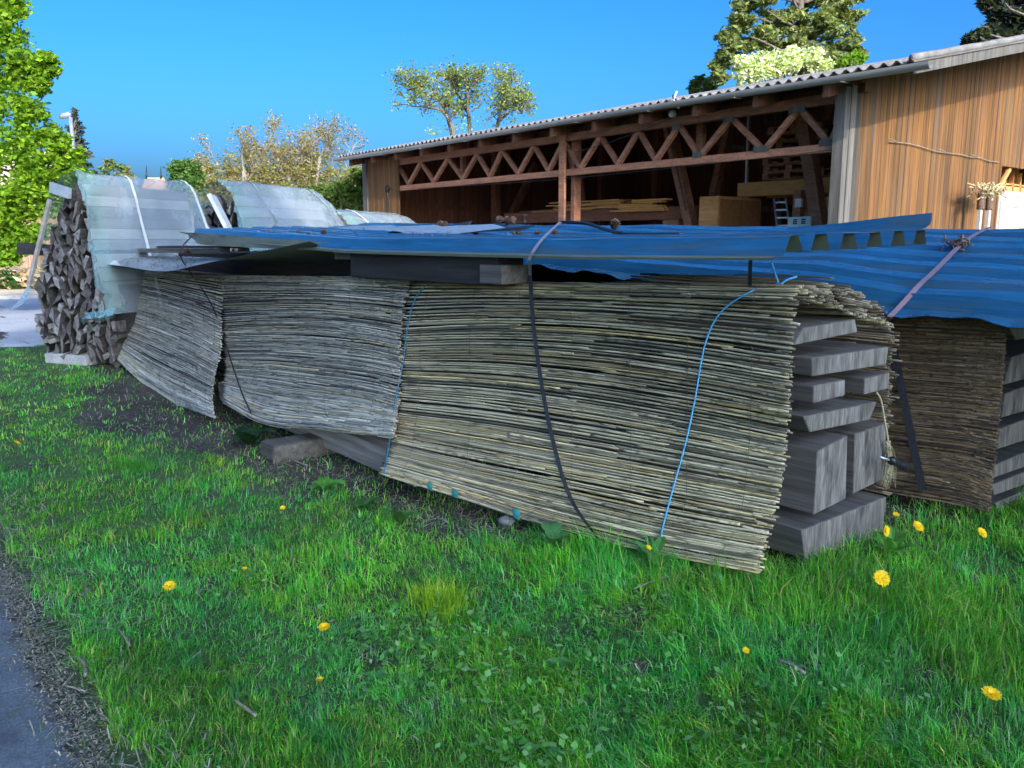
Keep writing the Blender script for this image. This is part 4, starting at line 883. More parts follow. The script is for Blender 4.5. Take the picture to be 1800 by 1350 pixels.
under(pt3, ((590,372),(640,424)), 2.8, 4, 'pale plank under the bright sheeting of the farthest woodpile', 'planks covering the farthest woodpile')
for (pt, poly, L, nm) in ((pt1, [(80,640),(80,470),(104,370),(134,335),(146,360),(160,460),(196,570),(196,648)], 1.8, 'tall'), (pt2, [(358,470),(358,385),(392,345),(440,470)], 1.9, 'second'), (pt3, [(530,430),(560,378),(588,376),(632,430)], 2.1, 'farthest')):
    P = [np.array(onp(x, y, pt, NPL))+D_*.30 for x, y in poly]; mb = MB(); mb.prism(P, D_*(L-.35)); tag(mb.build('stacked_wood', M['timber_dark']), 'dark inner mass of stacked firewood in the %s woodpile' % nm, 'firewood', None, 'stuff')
# timbers at the ends of the piles
def obar(a, b, w_, h_, m, name, label, cat='board', up=(0,0,1), col=(1,1,1)):
    mb = MB(); mb.bar(a, b, w_, h_, up=up, col=col); o = mb.build(name, M[m]); return tag(o, label, cat)
P1 = lambda x, y, k=0: np.array(onp(x, y, pt1, NPL))+D_*k
P2 = lambda x, y, k=0: np.array(onp(x, y, pt2, NPL))+D_*k
obar(P1(48,436,-.12), P1(118,446,.4), .16, .15, 'timber_dark', 'square_timber', 'dark square timber jutting out of the left side of the tall woodpile', 'timber beam')
obar(P1(104,330,-.12), P1(137,341,-.12), .05, .13, 'grey_metal', 'end_board', 'pale board with a screw across the peak of the tall woodpile', col=(1.3,1.3,1.3), up=(.1,0,1))
obar(P1(101,352,-.11), P1(64,500,-.11), .035, .05, 'lath', 'edge_lath', 'grey pole along the left hem of the sheeting on the tall woodpile', 'pole', col=(.8,.8,.75))
obar(P2(388,345,-.2), P2(422,412,-.2), .06, .22, 'white_paint', 'end_board', 'white slanting end board with screws on the second woodpile', up=(.2,-.3,.2))
mb = MB(); Gq = dense(np.array([[P1(60,500,-.1),P1(50,520,-.1),P1(36,538,-.12),P1(28,545,-.14)],[P1(66,505,-.1),P1(60,528,-.12),P1(44,540,-.14),P1(30,547,-.15)]]),5,20); mb.grid(Gq, smooth=True, thick=(0,.003,0)); tag(mb.build('sheeting_tail', M['tarp']), 'loose tail of clear sheeting fluttering at the left foot of the tall woodpile', 'tarpaulin')
mb = MB(); c = P1(196,552,-.14); Gq = dense(np.array([[P1(164,560,-.16),P1(176,548,-.18),P1(192,545,-.16),P1(212,540,-.1)],[P1(163,563,-.2),P1(178,557,-.26),P1(196,556,-.24),P1(214,552,-.14)],[P1(166,566,-.14),P1(180,560,-.16),P1(196,562,-.14),P1(214,556,-.1)]]),12,24)
Gq = Gq+RNG.normal(0,.006,Gq.shape); mb.grid(Gq, smooth=True, col=(.55,.85,.85)); tag(mb.build('sheeting_hem', M['tarp']), 'crumpled greenish hem at the lower corner of the sheeting on the tall woodpile', 'tarpaulin')
p = np.array(oz(125,636,0)); mb = MB(); mb.box(p+(.0,.1,.05), (.75,.45,.14), rz=ang); o = mb.build('concrete_slab', M['concrete']); bv = o.modifiers.new('edge','BEVEL'); bv.width = .02; bv.segments = 2; tag(o, 'pale concrete slab under the front edge of the tall woodpile', 'slab')
p = np.array(oz(876,926,0)); mb = MB(); ph = np.linspace(-math.pi/2, math.pi/2, 9)
mb.tube([p+(0,.06,.012+.04*math.sin(t)) for t in ph], [max(.004,.048*math.cos(t)*(1+.25*math.sin(t*3))) for t in ph], 9); tag(mb.build('stone', M['stone']), 'grey stone under the lower edge of the nearest reed mat', 'stone')
# dark hand tool hanging at the thick timber
p = np.array(ox(1572, 812, -2.0)); tl = empty('strap_ratchet', p, 'small dark ratchet handle sticking out beside the tall square timber', 'ratchet')
a, b, c_ = (np.array(ox(x, y, X)) for x, y, X in ((1546,803,-2.05),(1568,810,-2.02),(1597,822,-2.0)))
mb = MB(); mb.tube([a, b], .006, 6); mb.build('pin', M['metal'], parent=tl)
mb = MB(); mb.tube(cr([b-(.0,.02,0), b, (b+c_)/2, c_], 12), [.012,.016,.02,.024,.024,.02,.018,.02,.024,.026,.022,.012], 8); mb.build('handle', M['black'], parent=tl)
mb = MB()
for _ in range(14):
    a = np.array(ox(1562+RNG.normal(0,2), 775, -2.12)); b = np.array(ox(1558+RNG.normal(0,9), 850+RNG.normal(0,10), -2.12)); mb.tube(cr([a, (a+b)/2+RNG.normal(0,.012,3)+(0,.02,0), b], 8), .0022, 4, col=np.array([.42,.38,.22])*RNG.uniform(.6,1.2))
mb.tube(cr([np.array(ox(x, y, -2.12)) for x, y in ((1541,690),(1549,705),(1556,745),(1562,778))], 20), .006, 5, col=(.4,.36,.22))
tag(mb.build('frayed_twine', M['straw']), 'pale frayed twine on the back edge of the near stack above the ratchet', 'twine')
# ------------------------------------------------------------------ trees
def leaves(C, size, cols, elong=1.0, droop=0., rng=RNG, fold=False):
    """one quad per centre C (n,3), diamond shaped"""
    n = len(C); a = rng.normal(size=(n,3)); a[:, 2] = a[:, 2]*.6-droop; a /= np.linalg.norm(a, axis=1)[:, None]
    b = rng.normal(size=(n,3)); b -= (b*a).sum(1)[:, None]*a; b /= np.linalg.norm(b, axis=1)[:, None]
    s = size*rng.uniform(.6, 1.35, n)[:, None]
    V = np.stack([C-a*s*.5*elong, C+b*s*.36-a*s*.05, C+a*s*.5*elong, C-b*s*.36-a*s*.05], 1).reshape(-1,3)
    Q = np.arange(4*n).reshape(n,4); return V, Q, np.repeat(cols, 4, 0)
def palette(n, pal, rng=RNG):
    pal = np.array(pal, float); i = rng.integers(len(pal), size=n); return pal[i]*rng.uniform(.7, 1.3, (n,1))
def clumps(circles, D, depth, k, rng=RNG):
    """sub-clump centres in ellipsoids given by outline circles at distance D"""
    out = []
    for c in circles:
        x, y, r = c[:3]; dn = c[3] if len(c) > 3 else 1.; p = np.array(od(x, y, D+(c[4] if len(c) > 4 else 0))); R = r/1450*D
        m = max(3, int(k*dn)); q = rng.normal(size=(m,3)); q /= np.linalg.norm(q, axis=1)[:, None]; q *= rng.uniform(.35, 1.0, (m,1))**.6
        q = q*np.array([R, R, R]); fwd = np.array([Fx, Fy, 0]); q = q+fwd*(q @ fwd)[:, None]*(depth-1); out.append(np.concatenate([p+q, np.full((m,1), R)], 1))
    return np.concatenate(out)
def foliage(parent, name, cl, per, rel, size, pal, m='leaf', elong=1.2, droop=0., flat=.6):
    n = len(cl)*per; c = np.repeat(cl, per, 0); q = RNG.normal(size=(n,3)); q[:, 2] *= flat
    C = c[:, :3]+q*(c[:, 3:]*rel*.6)
    V, Q, K = leaves(C, size, palette(n, pal), elong, droop); return fast(name, V, Q, K, M[m], parent=parent)
def limb(mb, p, q, r0, r1, wob=.06, n=9):
    p = np.asarray(p, float); q = np.asarray(q, float); L = np.linalg.norm(q-p); t = np.linspace(0,1,n)[:, None]
    P = p+(q-p)*t+np.cumsum(RNG.normal(0, wob*L/n, (n,3)), 0)*np.sin(t*math.pi*.5); mb.tube(P, np.linspace(r0, r1, n), 7); return P
def branch(mb, p, d, L, r, lv, tips, spread=.6, up=.15, kids=(2,4), shrink=(.58,.8)):
    n = 6; P = [np.asarray(p, float)]; d = np.asarray(d, float)
    for i in range(n-1): d = d+RNG.normal(0, .13, 3)+np.array([0,0,up*.3]); d /= np.linalg.norm(d); P.append(P[-1]+d*L/(n-1))
    mb.tube(P, np.linspace(r, r*.62, n), 5 if lv < 3 else 6, cap=False)
    if lv == 0: tips.append(P[-1]); tips.append(P[-2]); tips.append(P[-3]); return
    for _ in range(RNG.integers(*kids)+1):
        k = RNG.integers(2, n); e = d+RNG.normal(0, spread, 3)+np.array([0,0,up]); e /= np.linalg.norm(e)
        branch(mb, P[k], e, L*RNG.uniform(*shrink), r*.6*(1-.06*k), lv-1, tips, spread, up, kids, shrink)
def tree(name, base, label, group=None): return empty(name, base, label, 'tree', group)
# big maple on the left
LG = [(.16,.29,.016),(.21,.35,.018),(.11,.22,.014),(.28,.42,.02)]
bp = np.array(od(-70, 560, 17.5))*np.array([1,1,0]); mt = tree('maple_tree', bp, 'big bright green maple filling the left edge of the view')
mb = MB(); top = np.array(od(-60, 60, 17.5)); P = limb(mb, bp, top, .24, .09, .03, 12)
lims = [(20,120),(70,150),(30,260),(90,300),(20,360),(-20,30),(10,40),(60,380),(120,320)]
for i, (x, y) in enumerate(lims): s = P[3+i % 7]; limb(mb, s, od(x, y, 18.2+RNG.uniform(-.4,.8)), .045, .012, .12)
mb.build('trunk', M['bark'], parent=mt)
cir = [(-10,40,48),(5,100,50),(45,125,26),(80,118,20),(20,170,48),(70,150,16),(10,230,62),(62,225,34),(60,275,50),(100,255,22),(25,310,55),(85,320,42),(128,305,26),(135,275,14),(15,365,48),(62,375,40),(90,345,30),(20,420,30),(0,440,28),(48,418,18),(-60,120,90),(-80,260,100),(-60,380,80),(-30,-40,60),(85,105,12),(12,8,28)]
cl = clumps(cir, 17.5, .9, 22); foliage(mt, 'crown', cl, 46, .36, .098, LG, flat=.55)
# dark spruce behind the lamp
def spruce(base, tip, label, R, pal, n=26, per=60, dens=1, sz=.3, name='spruce_tree', droop=.3):
    base = np.array(base); tip = np.array(tip); t = tree(name, base*np.array([1,1,0]), label)
    mb = MB(); mb.tube([base*np.array([1,1,0]), (base+tip)/2, tip], [.22,.14,.03], 7); mb.build('trunk', M['bark'], parent=t)
    C = []
    for i in range(n):
        f = (i+.3)/n; z = tip-(tip-base)*f; rr = R*(f**.8)*RNG.uniform(.65,1.15); k = int(5+6*f)
        for j in range(k):
            a = RNG.uniform(0, 2*math.pi); L = rr*RNG.uniform(.6,1.1); m = int(per*(.3+f)/k*3)
            s = RNG.uniform(.1, 1, m)[:, None]; d = np.array([math.cos(a), math.sin(a), -.25-droop*.5]); d2 = s*L
            C.append(z+d2*np.array([d[0], d[1], 0])+np.array([0,0,1])*(-.35*d2+.22*d2**2/max(L,.1))+RNG.normal(0, .06*R*.5, (m,3))*np.array([1,1,.6]))
    C = np.concatenate(C); V, Q, K = leaves(C, sz, palette(len(C), pal), 1.5, .2); fast('crown', V, Q, K, M['needle'], parent=t); return t
spruce(od(137,330,46), od(131,192,46), 'dark grey spruce standing behind the street lamp', 1.35, [(.035,.055,.045),(.05,.07,.05),(.09,.085,.06)], n=20, per=26, sz=.26)
def roundtree(name, D, basepx, cir, label, pal, k, per, size, rel=.4, m='leaf', bark='bark', tr_r=.15, depth=.8, group=None, elong=1.2):
    b = np.array(od(basepx[0], basepx[1], D))*np.array([1,1,0]); t = tree(name, b, label, group)
    mb = MB(); x, y = cir[0][:2]; P = limb(mb, b, od(x, y, D), tr_r, tr_r*.4, .03, 10)
    for c in cir[1:]: limb(mb, P[RNG.integers(4,9)], od(c[0], c[1], D), tr_r*.35, tr_r*.08, .1)
    mb.build('trunk', M[bark], parent=t)
    foliage(t, 'crown', clumps(cir, D, depth, k), per, rel, size, pal, m, elong); return t
roundtree('young_tree', 48, (205,420), [(200,300,20),(180,300,13,.5),(215,302,14),(190,292,8,.5),(225,312,10)], 'pale airy young tree above the ridge of the tall woodpile', [(.16,.24,.06),(.22,.28,.10),(.25,.22,.10)], 9, 16, .22, rel=.35)
roundtree('lime_tree', 38, (335,430), [(333,318,26),(318,300,18),(345,298,18),(325,336,24),(350,330,22),(308,325,12)], 'rounded mid green tree between the two church spires and the brown thicket', [(.10,.20,.04),(.14,.25,.05),(.07,.14,.03)], 34, 34, .14, rel=.4)
# brown-olive thicket with fine bare twigs
b0 = np.array(od(500, 440, 30))*np.array([1,1,0]); tk = tree('walnut_tree', b0, 'wide twiggy tree with brownish young leaves behind the woodpiles')
mb = MB(); tips = []
for (x0, x1, y1, r) in [(500,505,292,.2),(455,430,300,.15),(545,580,292,.15),(480,462,272,.14),(520,535,262,.14),(590,615,295,.12),(410,395,320,.1),(530,560,268,.1)]:
    s = np.array(od(x0, 440, 30))*np.array([1,1,0]); P = limb(mb, s, od(x1, y1, 30+RNG.uniform(-1,1)), r, r*.55, .04)
    for k in range(4): branch(mb, P[5+k], np.array([RNG.normal(0,.6), RNG.normal(0,.5), .8]), 0.72, r*.34, 3, tips, .55, .15, (2,4))
mb.build('trunk', M['pale_bark'], parent=tk)
tips = np.array(tips); C = np.repeat(tips, 3, 0)+RNG.normal(0, .10, (len(tips)*3, 3)); OL = [(.36,.27,.11),(.30,.24,.09),(.40,.32,.15),(.25,.25,.07)]
V, Q, K = leaves(C, .068, palette(len(C), OL), 1.3); fast('crown', V, Q, K, M['leaf'], parent=tk)
cl = clumps([(385,310,24),(430,325,38),(480,318,40),(540,322,42),(600,335,40),(420,285,26,.7),(500,285,30,.7),(560,292,26,.7),(625,330,24),(460,350,40),(560,355,40),(388,345,20)], 29.5, 1., 44)
foliage(tk, 'lower_crown', cl, 30, .42, .08, OL+[(.22,.28,.06)])
roundtree('hazel_bush', 27, (600,440), [(600,345,26),(625,330,22),(575,350,22),(636,360,22),(560,335,14,.6),(630,310,12,.5)], 'fresh green bush close to the left corner of the barn', [(.12,.20,.03),(.17,.24,.05),(.09,.15,.03)], 30, 22, .12)
# sparse budding tree above the barn roof
b0 = np.array(od(800, 430, 44))*np.array([1,1,0]); wt_ = tree('budding_tree', b0, 'sparse budding tree with pale green leaves rising above the barn roof')
mb = MB(); tips = []
main = [[(800,430),(800,260),(785,205),(762,190),(725,187)],[(822,430),(826,250),(823,195),(822,160),(830,150)],[(850,430),(868,260),(880,200),(888,165),(892,145)],[(800,260),(775,180),(738,165),(712,150)],[(823,200),(805,165),(797,145)],[(876,215),(905,190),(918,200)]]
for i, pl in enumerate(main):
    Pm = cr([od(x, y, 44+RNG.uniform(-.8,.8)) if y < 430 else np.array(od(x, y, 44))*np.array([1,1,0]) for x, y in pl], 18); mb.tube(Pm, np.linspace(.15 if i < 3 else .07, .025, 18), 7)
    for k in range(7, 18): 
        for _ in range(2): branch(mb, Pm[k], np.array([RNG.normal(0,.7), RNG.normal(0,.6), 0.45]), .62, .03, 2, tips, .6, .16, (2,3))
mb.build('trunk', M['bark'], parent=wt_)
tips = np.array(tips); C = np.repeat(tips, 2, 0)+RNG.normal(0, .16, (len(tips)*2, 3)); V, Q, K = leaves(C, .11, palette(len(C), [(.22,.29,.05),(.28,.32,.08),(.18,.27,.04),(.30,.27,.11)]), 1.5); fast('crown', V, Q, K, M['leaf'], parent=wt_)
cl = clumps([(800,225,20,.6),(840,225,22,.6),(870,205,20,.6),(765,232,12,.4),(905,215,14,.5)], 44, 1, 18); foliage(wt_, 'lower_crown', cl, 7, .6, .11, [(.30,.44,.04),(.36,.44,.08)])
# pine behind the barn
def pine(D, trunk, pads, label, pal, per=90, size=.22, k=9, r=.25, rel=.5):
    b = np.array(od(trunk[0][0], trunk[0][1], D))*np.array([1,1,0]); t = tree('pine_tree', b, label); mb = MB()
    T = [b]+[np.array(od(x, y, D)) for x, y in trunk[1:]]; Pm = cr(T, 20); mb.tube(Pm, np.linspace(r, r*.3, 20), 8)
    for x, y, rr in pads: 
        q = np.array(od(x, y, D+RNG.uniform(-1,1))); i = np.argmin(np.abs(Pm[:, 2]-(q[2]-.5))); limb(mb, Pm[i], q, r*.28, .02, .1)
    mb.build('trunk', M['bark'], parent=t)
    cl = clumps([(x, y, rr) for x, y, rr in pads], D, 1.1, k); C = np.repeat(cl, per, 0); q = RNG.normal(size=(len(C),3)); q[:, 2] *= .45; C = C[:, :3]+q*C[:, 3:]*rel*.6
    V, Q, K = leaves(C, size, palette(len(C), pal), 2.2, -.2); fast('crown', V, Q, K, M['needle'], parent=t); return t
PN = [(.21,.26,.055),(.27,.30,.07),(.15,.20,.07),(.09,.13,.08),(.32,.32,.10)]
pine(31, [(1400,430),(1402,250),(1406,60),(1410,-80)], [(1300,25,26),(1290,70,24),(1280,100,22),(1320,60,30),(1345,20,34),(1360,80,34),(1390,40,30),(1400,95,30),(1430,20,32),(1440,70,34),(1470,40,30),(1490,15,26),(1480,80,32),(1500,60,16),(1505,95,14),(1455,110,26),(1420,115,24),(1270,130,16),(1340,110,22),(1380,-20,40),(1440,-30,40),(1265,112,12),(1320,-20,30),(1500,-20,24)], 'tall pine behind the barn roof with sunlit olive needles', PN, per=150, size=.105, k=9, rel=.36)
pine(24, [(1840,430),(1838,200),(1830,-60)], [(1790,10,26),(1770,5,20),(1750,2,16),(1800,40,18),(1765,35,16),(1740,60,14),(1720,66,10),(1705,70,8),(1790,60,20),(1740,0,10),(1820,0,30),(1775,58,16)], 'second pine reaching in at the upper right corner above the barn gable', [(.03,.05,.04),(.05,.06,.04),(.10,.085,.05),(.075,.095,.04)], per=60, size=.16, k=6, rel=.5)
roundtree('hawthorn_tree', 27, (1370,430), [(1370,118,26),(1340,115,22),(1310,125,22),(1300,112,12),(1400,105,20),(1385,98,12),(1430,100,16,.7),(1445,118,16),(1330,130,26),(1395,90,9,.5)], 'white blossoming tree just above the barn roof in front of the pine', [(.75,.74,.55),(.82,.81,.66),(.6,.64,.36),(.30,.40,.12)], 26, 26, .11, rel=.4)
roundtree('birch_tree', 34, (1235,430), [(1228,148,14),(1240,155,16),(1220,158,8),(1250,160,12)], 'small light green tree top peeping over the roof left of the pine', [(.12,.18,.035),(.17,.23,.05),(.08,.13,.03)], 16, 20, .15)
roundtree('maple_sapling', 29, (1495,430), [(1495,108,14),(1512,105,10),(1482,116,12),(1505,98,8,.6)], 'lime green treetop peeping over the roof right of the blossoming tree', [(.16,.30,.02),(.22,.36,.03)], 14, 18, .13)
# ------------------------------------------------------------------ house, fence, lamp, church beyond the road
hs = empty('house', od(40, 440, 33)*np.array([1,1,0]), 'salmon coloured house with a red tiled roof hidden behind the maple', 'house')
hA = np.array(od(-60, 440, 34))*np.array([1,1,0]); hd = np.array([.12,.993,0.]); hn = np.array([-.993,.12,0]); wL = 3.9; hz = 4.1
mb = MB(); q = [hA, hA+hd*wL, hA+hd*wL+hn*6, hA+hn*6]; mb.prism([p for p in q], (0,0,hz)); mb.build('wall', M['render_wall'], parent=hs)
rz_ = 1.7; e0_ = hA-hd*.5-hn*-.4+np.array([0,0,hz-.1]); L_ = hd*(wL+1.0)
mb = MB(); mb.prism([e0_, e0_+hn*3.4+np.array([0,0,rz_]), e0_+hn*3.4+np.array([0,0,rz_-.15]), e0_+np.array([0,0,-.15])], L_); mb.prism([e0_+hn*6.8, e0_+hn*3.4+np.array([0,0,rz_]), e0_+hn*3.4+np.array([0,0,rz_-.15]), e0_+hn*6.8+np.array([0,0,-.15])], L_); mb.build('roof', M['tile'], parent=hs)
mb = MB(); g0 = e0_+L_+hd*.01; mb.bar(g0+np.array([0,0,-.05]), g0+hn*3.4+np.array([0,0,rz_-.05]), .06, .22); mb.build('gable_trim', M['white_paint'], parent=hs)
mb = MB(); mb.prism([hA+hd*wL+np.array([0,0,hz]), hA+hd*wL+hn*3+np.array([0,0,hz+1.45]), hA+hd*wL+hn*6+np.array([0,0,hz])], -hd*wL); mb.build('gable', M['render_wall'], parent=hs)
for k in (1.0, 2.7):
    c = hA+hd*k+np.array([0,0,2.4]); mb = MB(); mb.box(c-hn*.02, (1.0,.06,1.2), rz=math.atan2(hd[1], hd[0])); wn = mb.build('window', M['white_paint'], parent=hs); mb = MB(); mb.box(c-hn*.055, (.84,.02,1.04), rz=math.atan2(hd[1], hd[0])); mb.build('pane', M['glass'], parent=wn)
fa = np.array(od(-60, 470, 30.5))*np.array([1,1,0]); fb = np.array(od(170, 470, 31.5))*np.array([1,1,0]); zf_ = np.array(od(60, 378, 31))[2]; n_ = 46
fe = empty('board_fence', (fa+fb)/2, 'brown vertical board wall behind the maple and the woodpile', 'fence'); mb = MB()
for k in range(n_):
    a = fa+(fb-fa)*(k/n_); b = fa+(fb-fa)*((k+.96)/n_); t = RNG.uniform(.8,1.2); mb.bar((a+b)/2, (a+b)/2+np.array([0,0,zf_]), np.linalg.norm(b-a), .03+.012*(k % 2), up=(-hd[1]*0-1,.1,0), col=(t,t,t))
mb.build('boards', M['brown_boards'], parent=fe); mb = MB(); mb.bar(fa+np.array([-.1,0,.6]), fb+np.array([-.1,0,.6]), .06, .1); mb.build('rail', M['brown_boards'], parent=fe)
lt = np.array(od(124,206,24)); lb_ = lt*np.array([1,1,0])+np.array([0,0,0]); lamp = empty('street_lamp', lb_, 'tall galvanised street lamp with a flat head beside the maple', 'street lamp')
mb = MB(); mb.tube([lb_, lb_+(lt-lb_)*.5, lt], [.075,.065,.05], 10); mb.build('pole', M['metal'], parent=lamp)
lh = np.array(od(104,207,24)); mb = MB(); d = (lh-lt); mb.tube([lt-d*.08+(0,0,.06), lt+d*.12+(0,0,.07), lt+d*.5+(0,0,.05), lh+(0,0,.02), lh-d*.02], [.04,.08,.085,.06,.02], 8); mb.build('lamp_head', M['grey_metal'], parent=lamp)
ch = empty('church_tower', np.array(od(273,430,130))*np.array([1,1,0]), 'distant church tower with orange roof and two thin spires', 'church tower')
tc = np.array(od(273,325,130)); rw = 17/1450*130
mb = MB(); mb.bx(tc[0]-rw, tc[0]+rw, tc[1]-rw, tc[1]+rw, 0, tc[2]-.6); mb.build('wall', M['render_wall'], parent=ch)
mb = MB(); zt = np.array(od(273,312,130))[2]; mb.add([(tc[0]-rw*1.1,tc[1]-rw*1.1,tc[2]-.6),(tc[0]+rw*1.1,tc[1]-rw*1.1,tc[2]-.6),(tc[0]+rw*1.1,tc[1]+rw*1.1,tc[2]-.6),(tc[0]-rw*1.1,tc[1]+rw*1.1,tc[2]-.6),(tc[0]-rw*.5,tc[1]-rw*.7,zt),(tc[0]+rw*.5,tc[1]+rw*.7,zt)],[(0,1,5,4),(1,2,5),(2,3,4,5),(3,0,4)]); mb.build('roof', M['tile'], parent=ch)
for x, y in ((257.5,290),(283,292)):
    a = np.array(od(x, 314, 130)); b = np.array(od(x-.3, y, 130)); mb = MB(); mb.tube([a, a+(b-a)*.35, a+(b-a)*.38, b], [.16,.14,.10,.03], 6); mb.build('spire', M['black'], parent=ch)
# rubble and brushwood in the sunlit yard
for i, (x, y, r, lb) in enumerate([(50,487,16,'larger pale heap of dry cuttings in the sunlit yard'),(24,512,18,'lower spread heap of dry cuttings in front of the larger one')]):
    c = np.array(od(x, y, 29)); C = c*np.array([1,1,0])+np.array([0,0,.1])+np.abs(RNG.normal(0,1,(900,3)))*np.array([0,0,r/1450*29*.7])*np.exp(-0*1)+RNG.normal(0,1,(900,3))*np.array([.5,.5,0])*(1.2 if i else .8)
    V, Q, K = leaves(C, .16, palette(900, [(.48,.34,.17),(.58,.43,.24),(.36,.25,.13)]), 2.2); tag(fast('brush_heap', V, Q, K, M['straw']), lb, 'heap')
mb = MB()
for _ in range(9):
    a = np.array(od(RNG.uniform(-5,60), RNG.uniform(470,490), 28.8)); b = a+np.array([RNG.normal(0,1.),RNG.normal(0,1.2),RNG.uniform(.1,1.0)]); limb(mb, a, b, .025, .008, .12, 7)
tag(mb.build('dead_branch', M['pale_bark']), 'bare dead branches lying on the heaps in the sunlit yard', 'branch')
cl = clumps([(10,490,16),(25,500,10)], 28, 1, 14); rb = empty('garden_bush', np.array(od(12,505,28))*np.array([1,1,0]), 'low dark green bush beside the heaps at the left edge', 'bush'); foliage(rb, 'leaves', cl, 22, .4, .13, [(.05,.12,.03),(.08,.17,.04)])

# belt of tall trees across the lane behind the camera (they shade the stacks)
st0 = None
for i, (y_, h_) in enumerate([(-24.5,30.2),(-21,30.5),(-17.6,30.6),(-14.2,30.4),(-10.9,30.8),(-7.6,31.3),(-4.4,31.2)]):
    x_ = 40+(i % 2)*.9
    if st0 is None:
        st0 = tree('shade_tree', (0,0,0), ''); mb = MB(); mb.tube([(0,0,0),(0,.2,14),(.2,0,28)], [.45,.34,.06], 8)
        mb.build('trunk', M['bark'], parent=st0)
        q = RNG.normal(size=(6500,3)); q /= np.linalg.norm(q, axis=1)[:, None]; q *= RNG.uniform(.25,1,(6500,1))**.45
        q[:, 2] = np.where(q[:, 2] > 0, q[:, 2]*.9, q[:, 2])
        C = q*np.array([2.2,2.3,9.2])+np.array([0,0,21.6]); V, Q, K = leaves(C, .66, palette(6500, LG), 1.1); fast('crown', V, Q, K, M['leaf'], parent=st0); o = st0
    else: o = copy_tree(st0)
    o.location = (x_, y_, 0); o.rotation_euler = (0,0,i*1.3); o.scale = (1,1,h_/30.0); tag(o, 'tall dense leafy tree of the belt behind the camera that shades the timber stacks', 'tree', 'belt of tall shade trees')

# ------------------------------------------------------------------ cones and litter on the sheets
def cone_mesh(seed):
    r = np.random.default_rng(seed); mb = MB(); mb.tube([(0,0,0),(0,0,.03),(0,0,.055)], [.012,.015,.006], 6, col=(.5,.45,.4))
    for k in range(46):
        a = k*2.4; h = .004+k/46*.058; R = .030*math.sin(.35+2.5*k/46); c, s = math.cos(a), math.sin(a); up = .012
        b = np.array([c*.008, s*.008, h]); t = np.array([c*R, s*R, h+up]); sd = np.array([-s, c, 0])*.009; tn = r.uniform(.7,1.4)
        mb.add([b-sd*.4, b+sd*.4, t+sd, t+np.array([c,s,.3])*.004, t-sd], [(0,1,2,3,4)], 0, (tn,tn*.95,tn*.9))
    return mb
cones = [cone_mesh(i).build('pine_cone', M['cone'], base=(0,0,0)) for i in range(3)]; used = [False]*3
spots = [(880,387,5.9,1.3),(893,389,5.9,1.25),(905,388,6,1.2),(921,387,6.1,1.3),(842,409,5.0,1.15),(915,408,5.0,1.5),(931,413,4.7,1.3),(943,413,4.75,1.1),(978,412,4.8,1.15),(1078,401,5.3,1.8),(772,395,5.6,1.3),(783,398,5.4,1.2),(760,399,5.2,1.0),(418,416,3.4,1.0),(440,413,3.5,1.2),(455,413,3.4,1.0),(476,412,3.6,1.4),(492,413,3.5,1.0),(518,412,3.6,1.1),(540,414,3.3,.9),(573,411,3.6,1.1),(333,444,3.2,1.0),(1500,398,5.6,1.0)]
for i, (x, y, Y, s) in enumerate(spots):
    k = i % 3; o = cones[k] if not used[k] else cones[k].copy()
    if used[k]: COL.objects.link(o)
    used[k] = True; p = on_sheet(x, y+6) if x > 700 else oy(x, y+5, Y); o.location = p; sc = s*np.hypot(p[0],p[1])/6.5*.78; o.scale = (sc,sc,sc); o.rotation_euler = (RNG.normal(0,.6), RNG.normal(0,.6), RNG.uniform(0,6))
    tag(o, 'open pine cone lying on the blue sheets' if x > 700 else 'small pine cone on the far left part of the upper sheet', 'pine cone', 'pine cones on the blue sheets' if x > 700 else 'pine cones on the far left sheets')
def litter(name, pts, ln, cols, m, label, rad=.0016, flat=.15):
    k = len(pts); d = RNG.normal(size=(k,3)); d[:, 2] *= flat; d /= np.linalg.norm(d, axis=1)[:, None]; L = ln*RNG.uniform(.4,1.5,(k,1)); s = np.cross(d, (0,0,1)); s /= np.linalg.norm(s, axis=1)[:, None]; rr = rad*RNG.uniform(.6,1.6,(k,1))
    mid = pts+RNG.normal(0,.1,(k,3))*L*.3
    V = np.stack([pts-d*L/2-s*rr, pts-d*L/2+s*rr, mid+s*rr+(0,0,.001), mid-s*rr+(0,0,.001), pts+d*L/2+s*rr*.5, pts+d*L/2-s*rr*.5], 1).reshape(-1,3)
    I = np.arange(k)[:, None]*6; Q = np.concatenate([I+np.array([0,1,2,3]), I+np.array([3,2,4,5])]); return tag(fast(name, V, Q, np.repeat(cols, 6, 0), M[m]), label, 'litter', kind='stuff')
gp = Gd[RNG.integers(1,11,900), RNG.integers(4,30,900)]+RNG.normal(0,1,(900,3))*np.array([.05,.03,.006])+np.array([0,0,.012])
litter('needle_litter', gp, .09, palette(900, [(.06,.045,.035),(.12,.09,.06),(.2,.16,.11)]), 'straw', 'brown needles scattered over the warped grey sheet', .003)
xx = RNG.uniform(-9.5,-5,420); yy_ = RNG.uniform(3.3,5.6,420); zz = np.array([ (zT(a,b)+.095 if b < 4.5 else zLf(a,max(b,4.73))+zrib(max(b,4.73))+.006) for a, b in zip(xx,yy_)])
litter('needle_litter', np.stack([xx,yy_,zz],1), .08, palette(420, [(.07,.05,.04),(.14,.10,.07),(.22,.17,.11)]), 'straw', 'needles and bud scales strewn on the upper and rear blue sheets', .003)

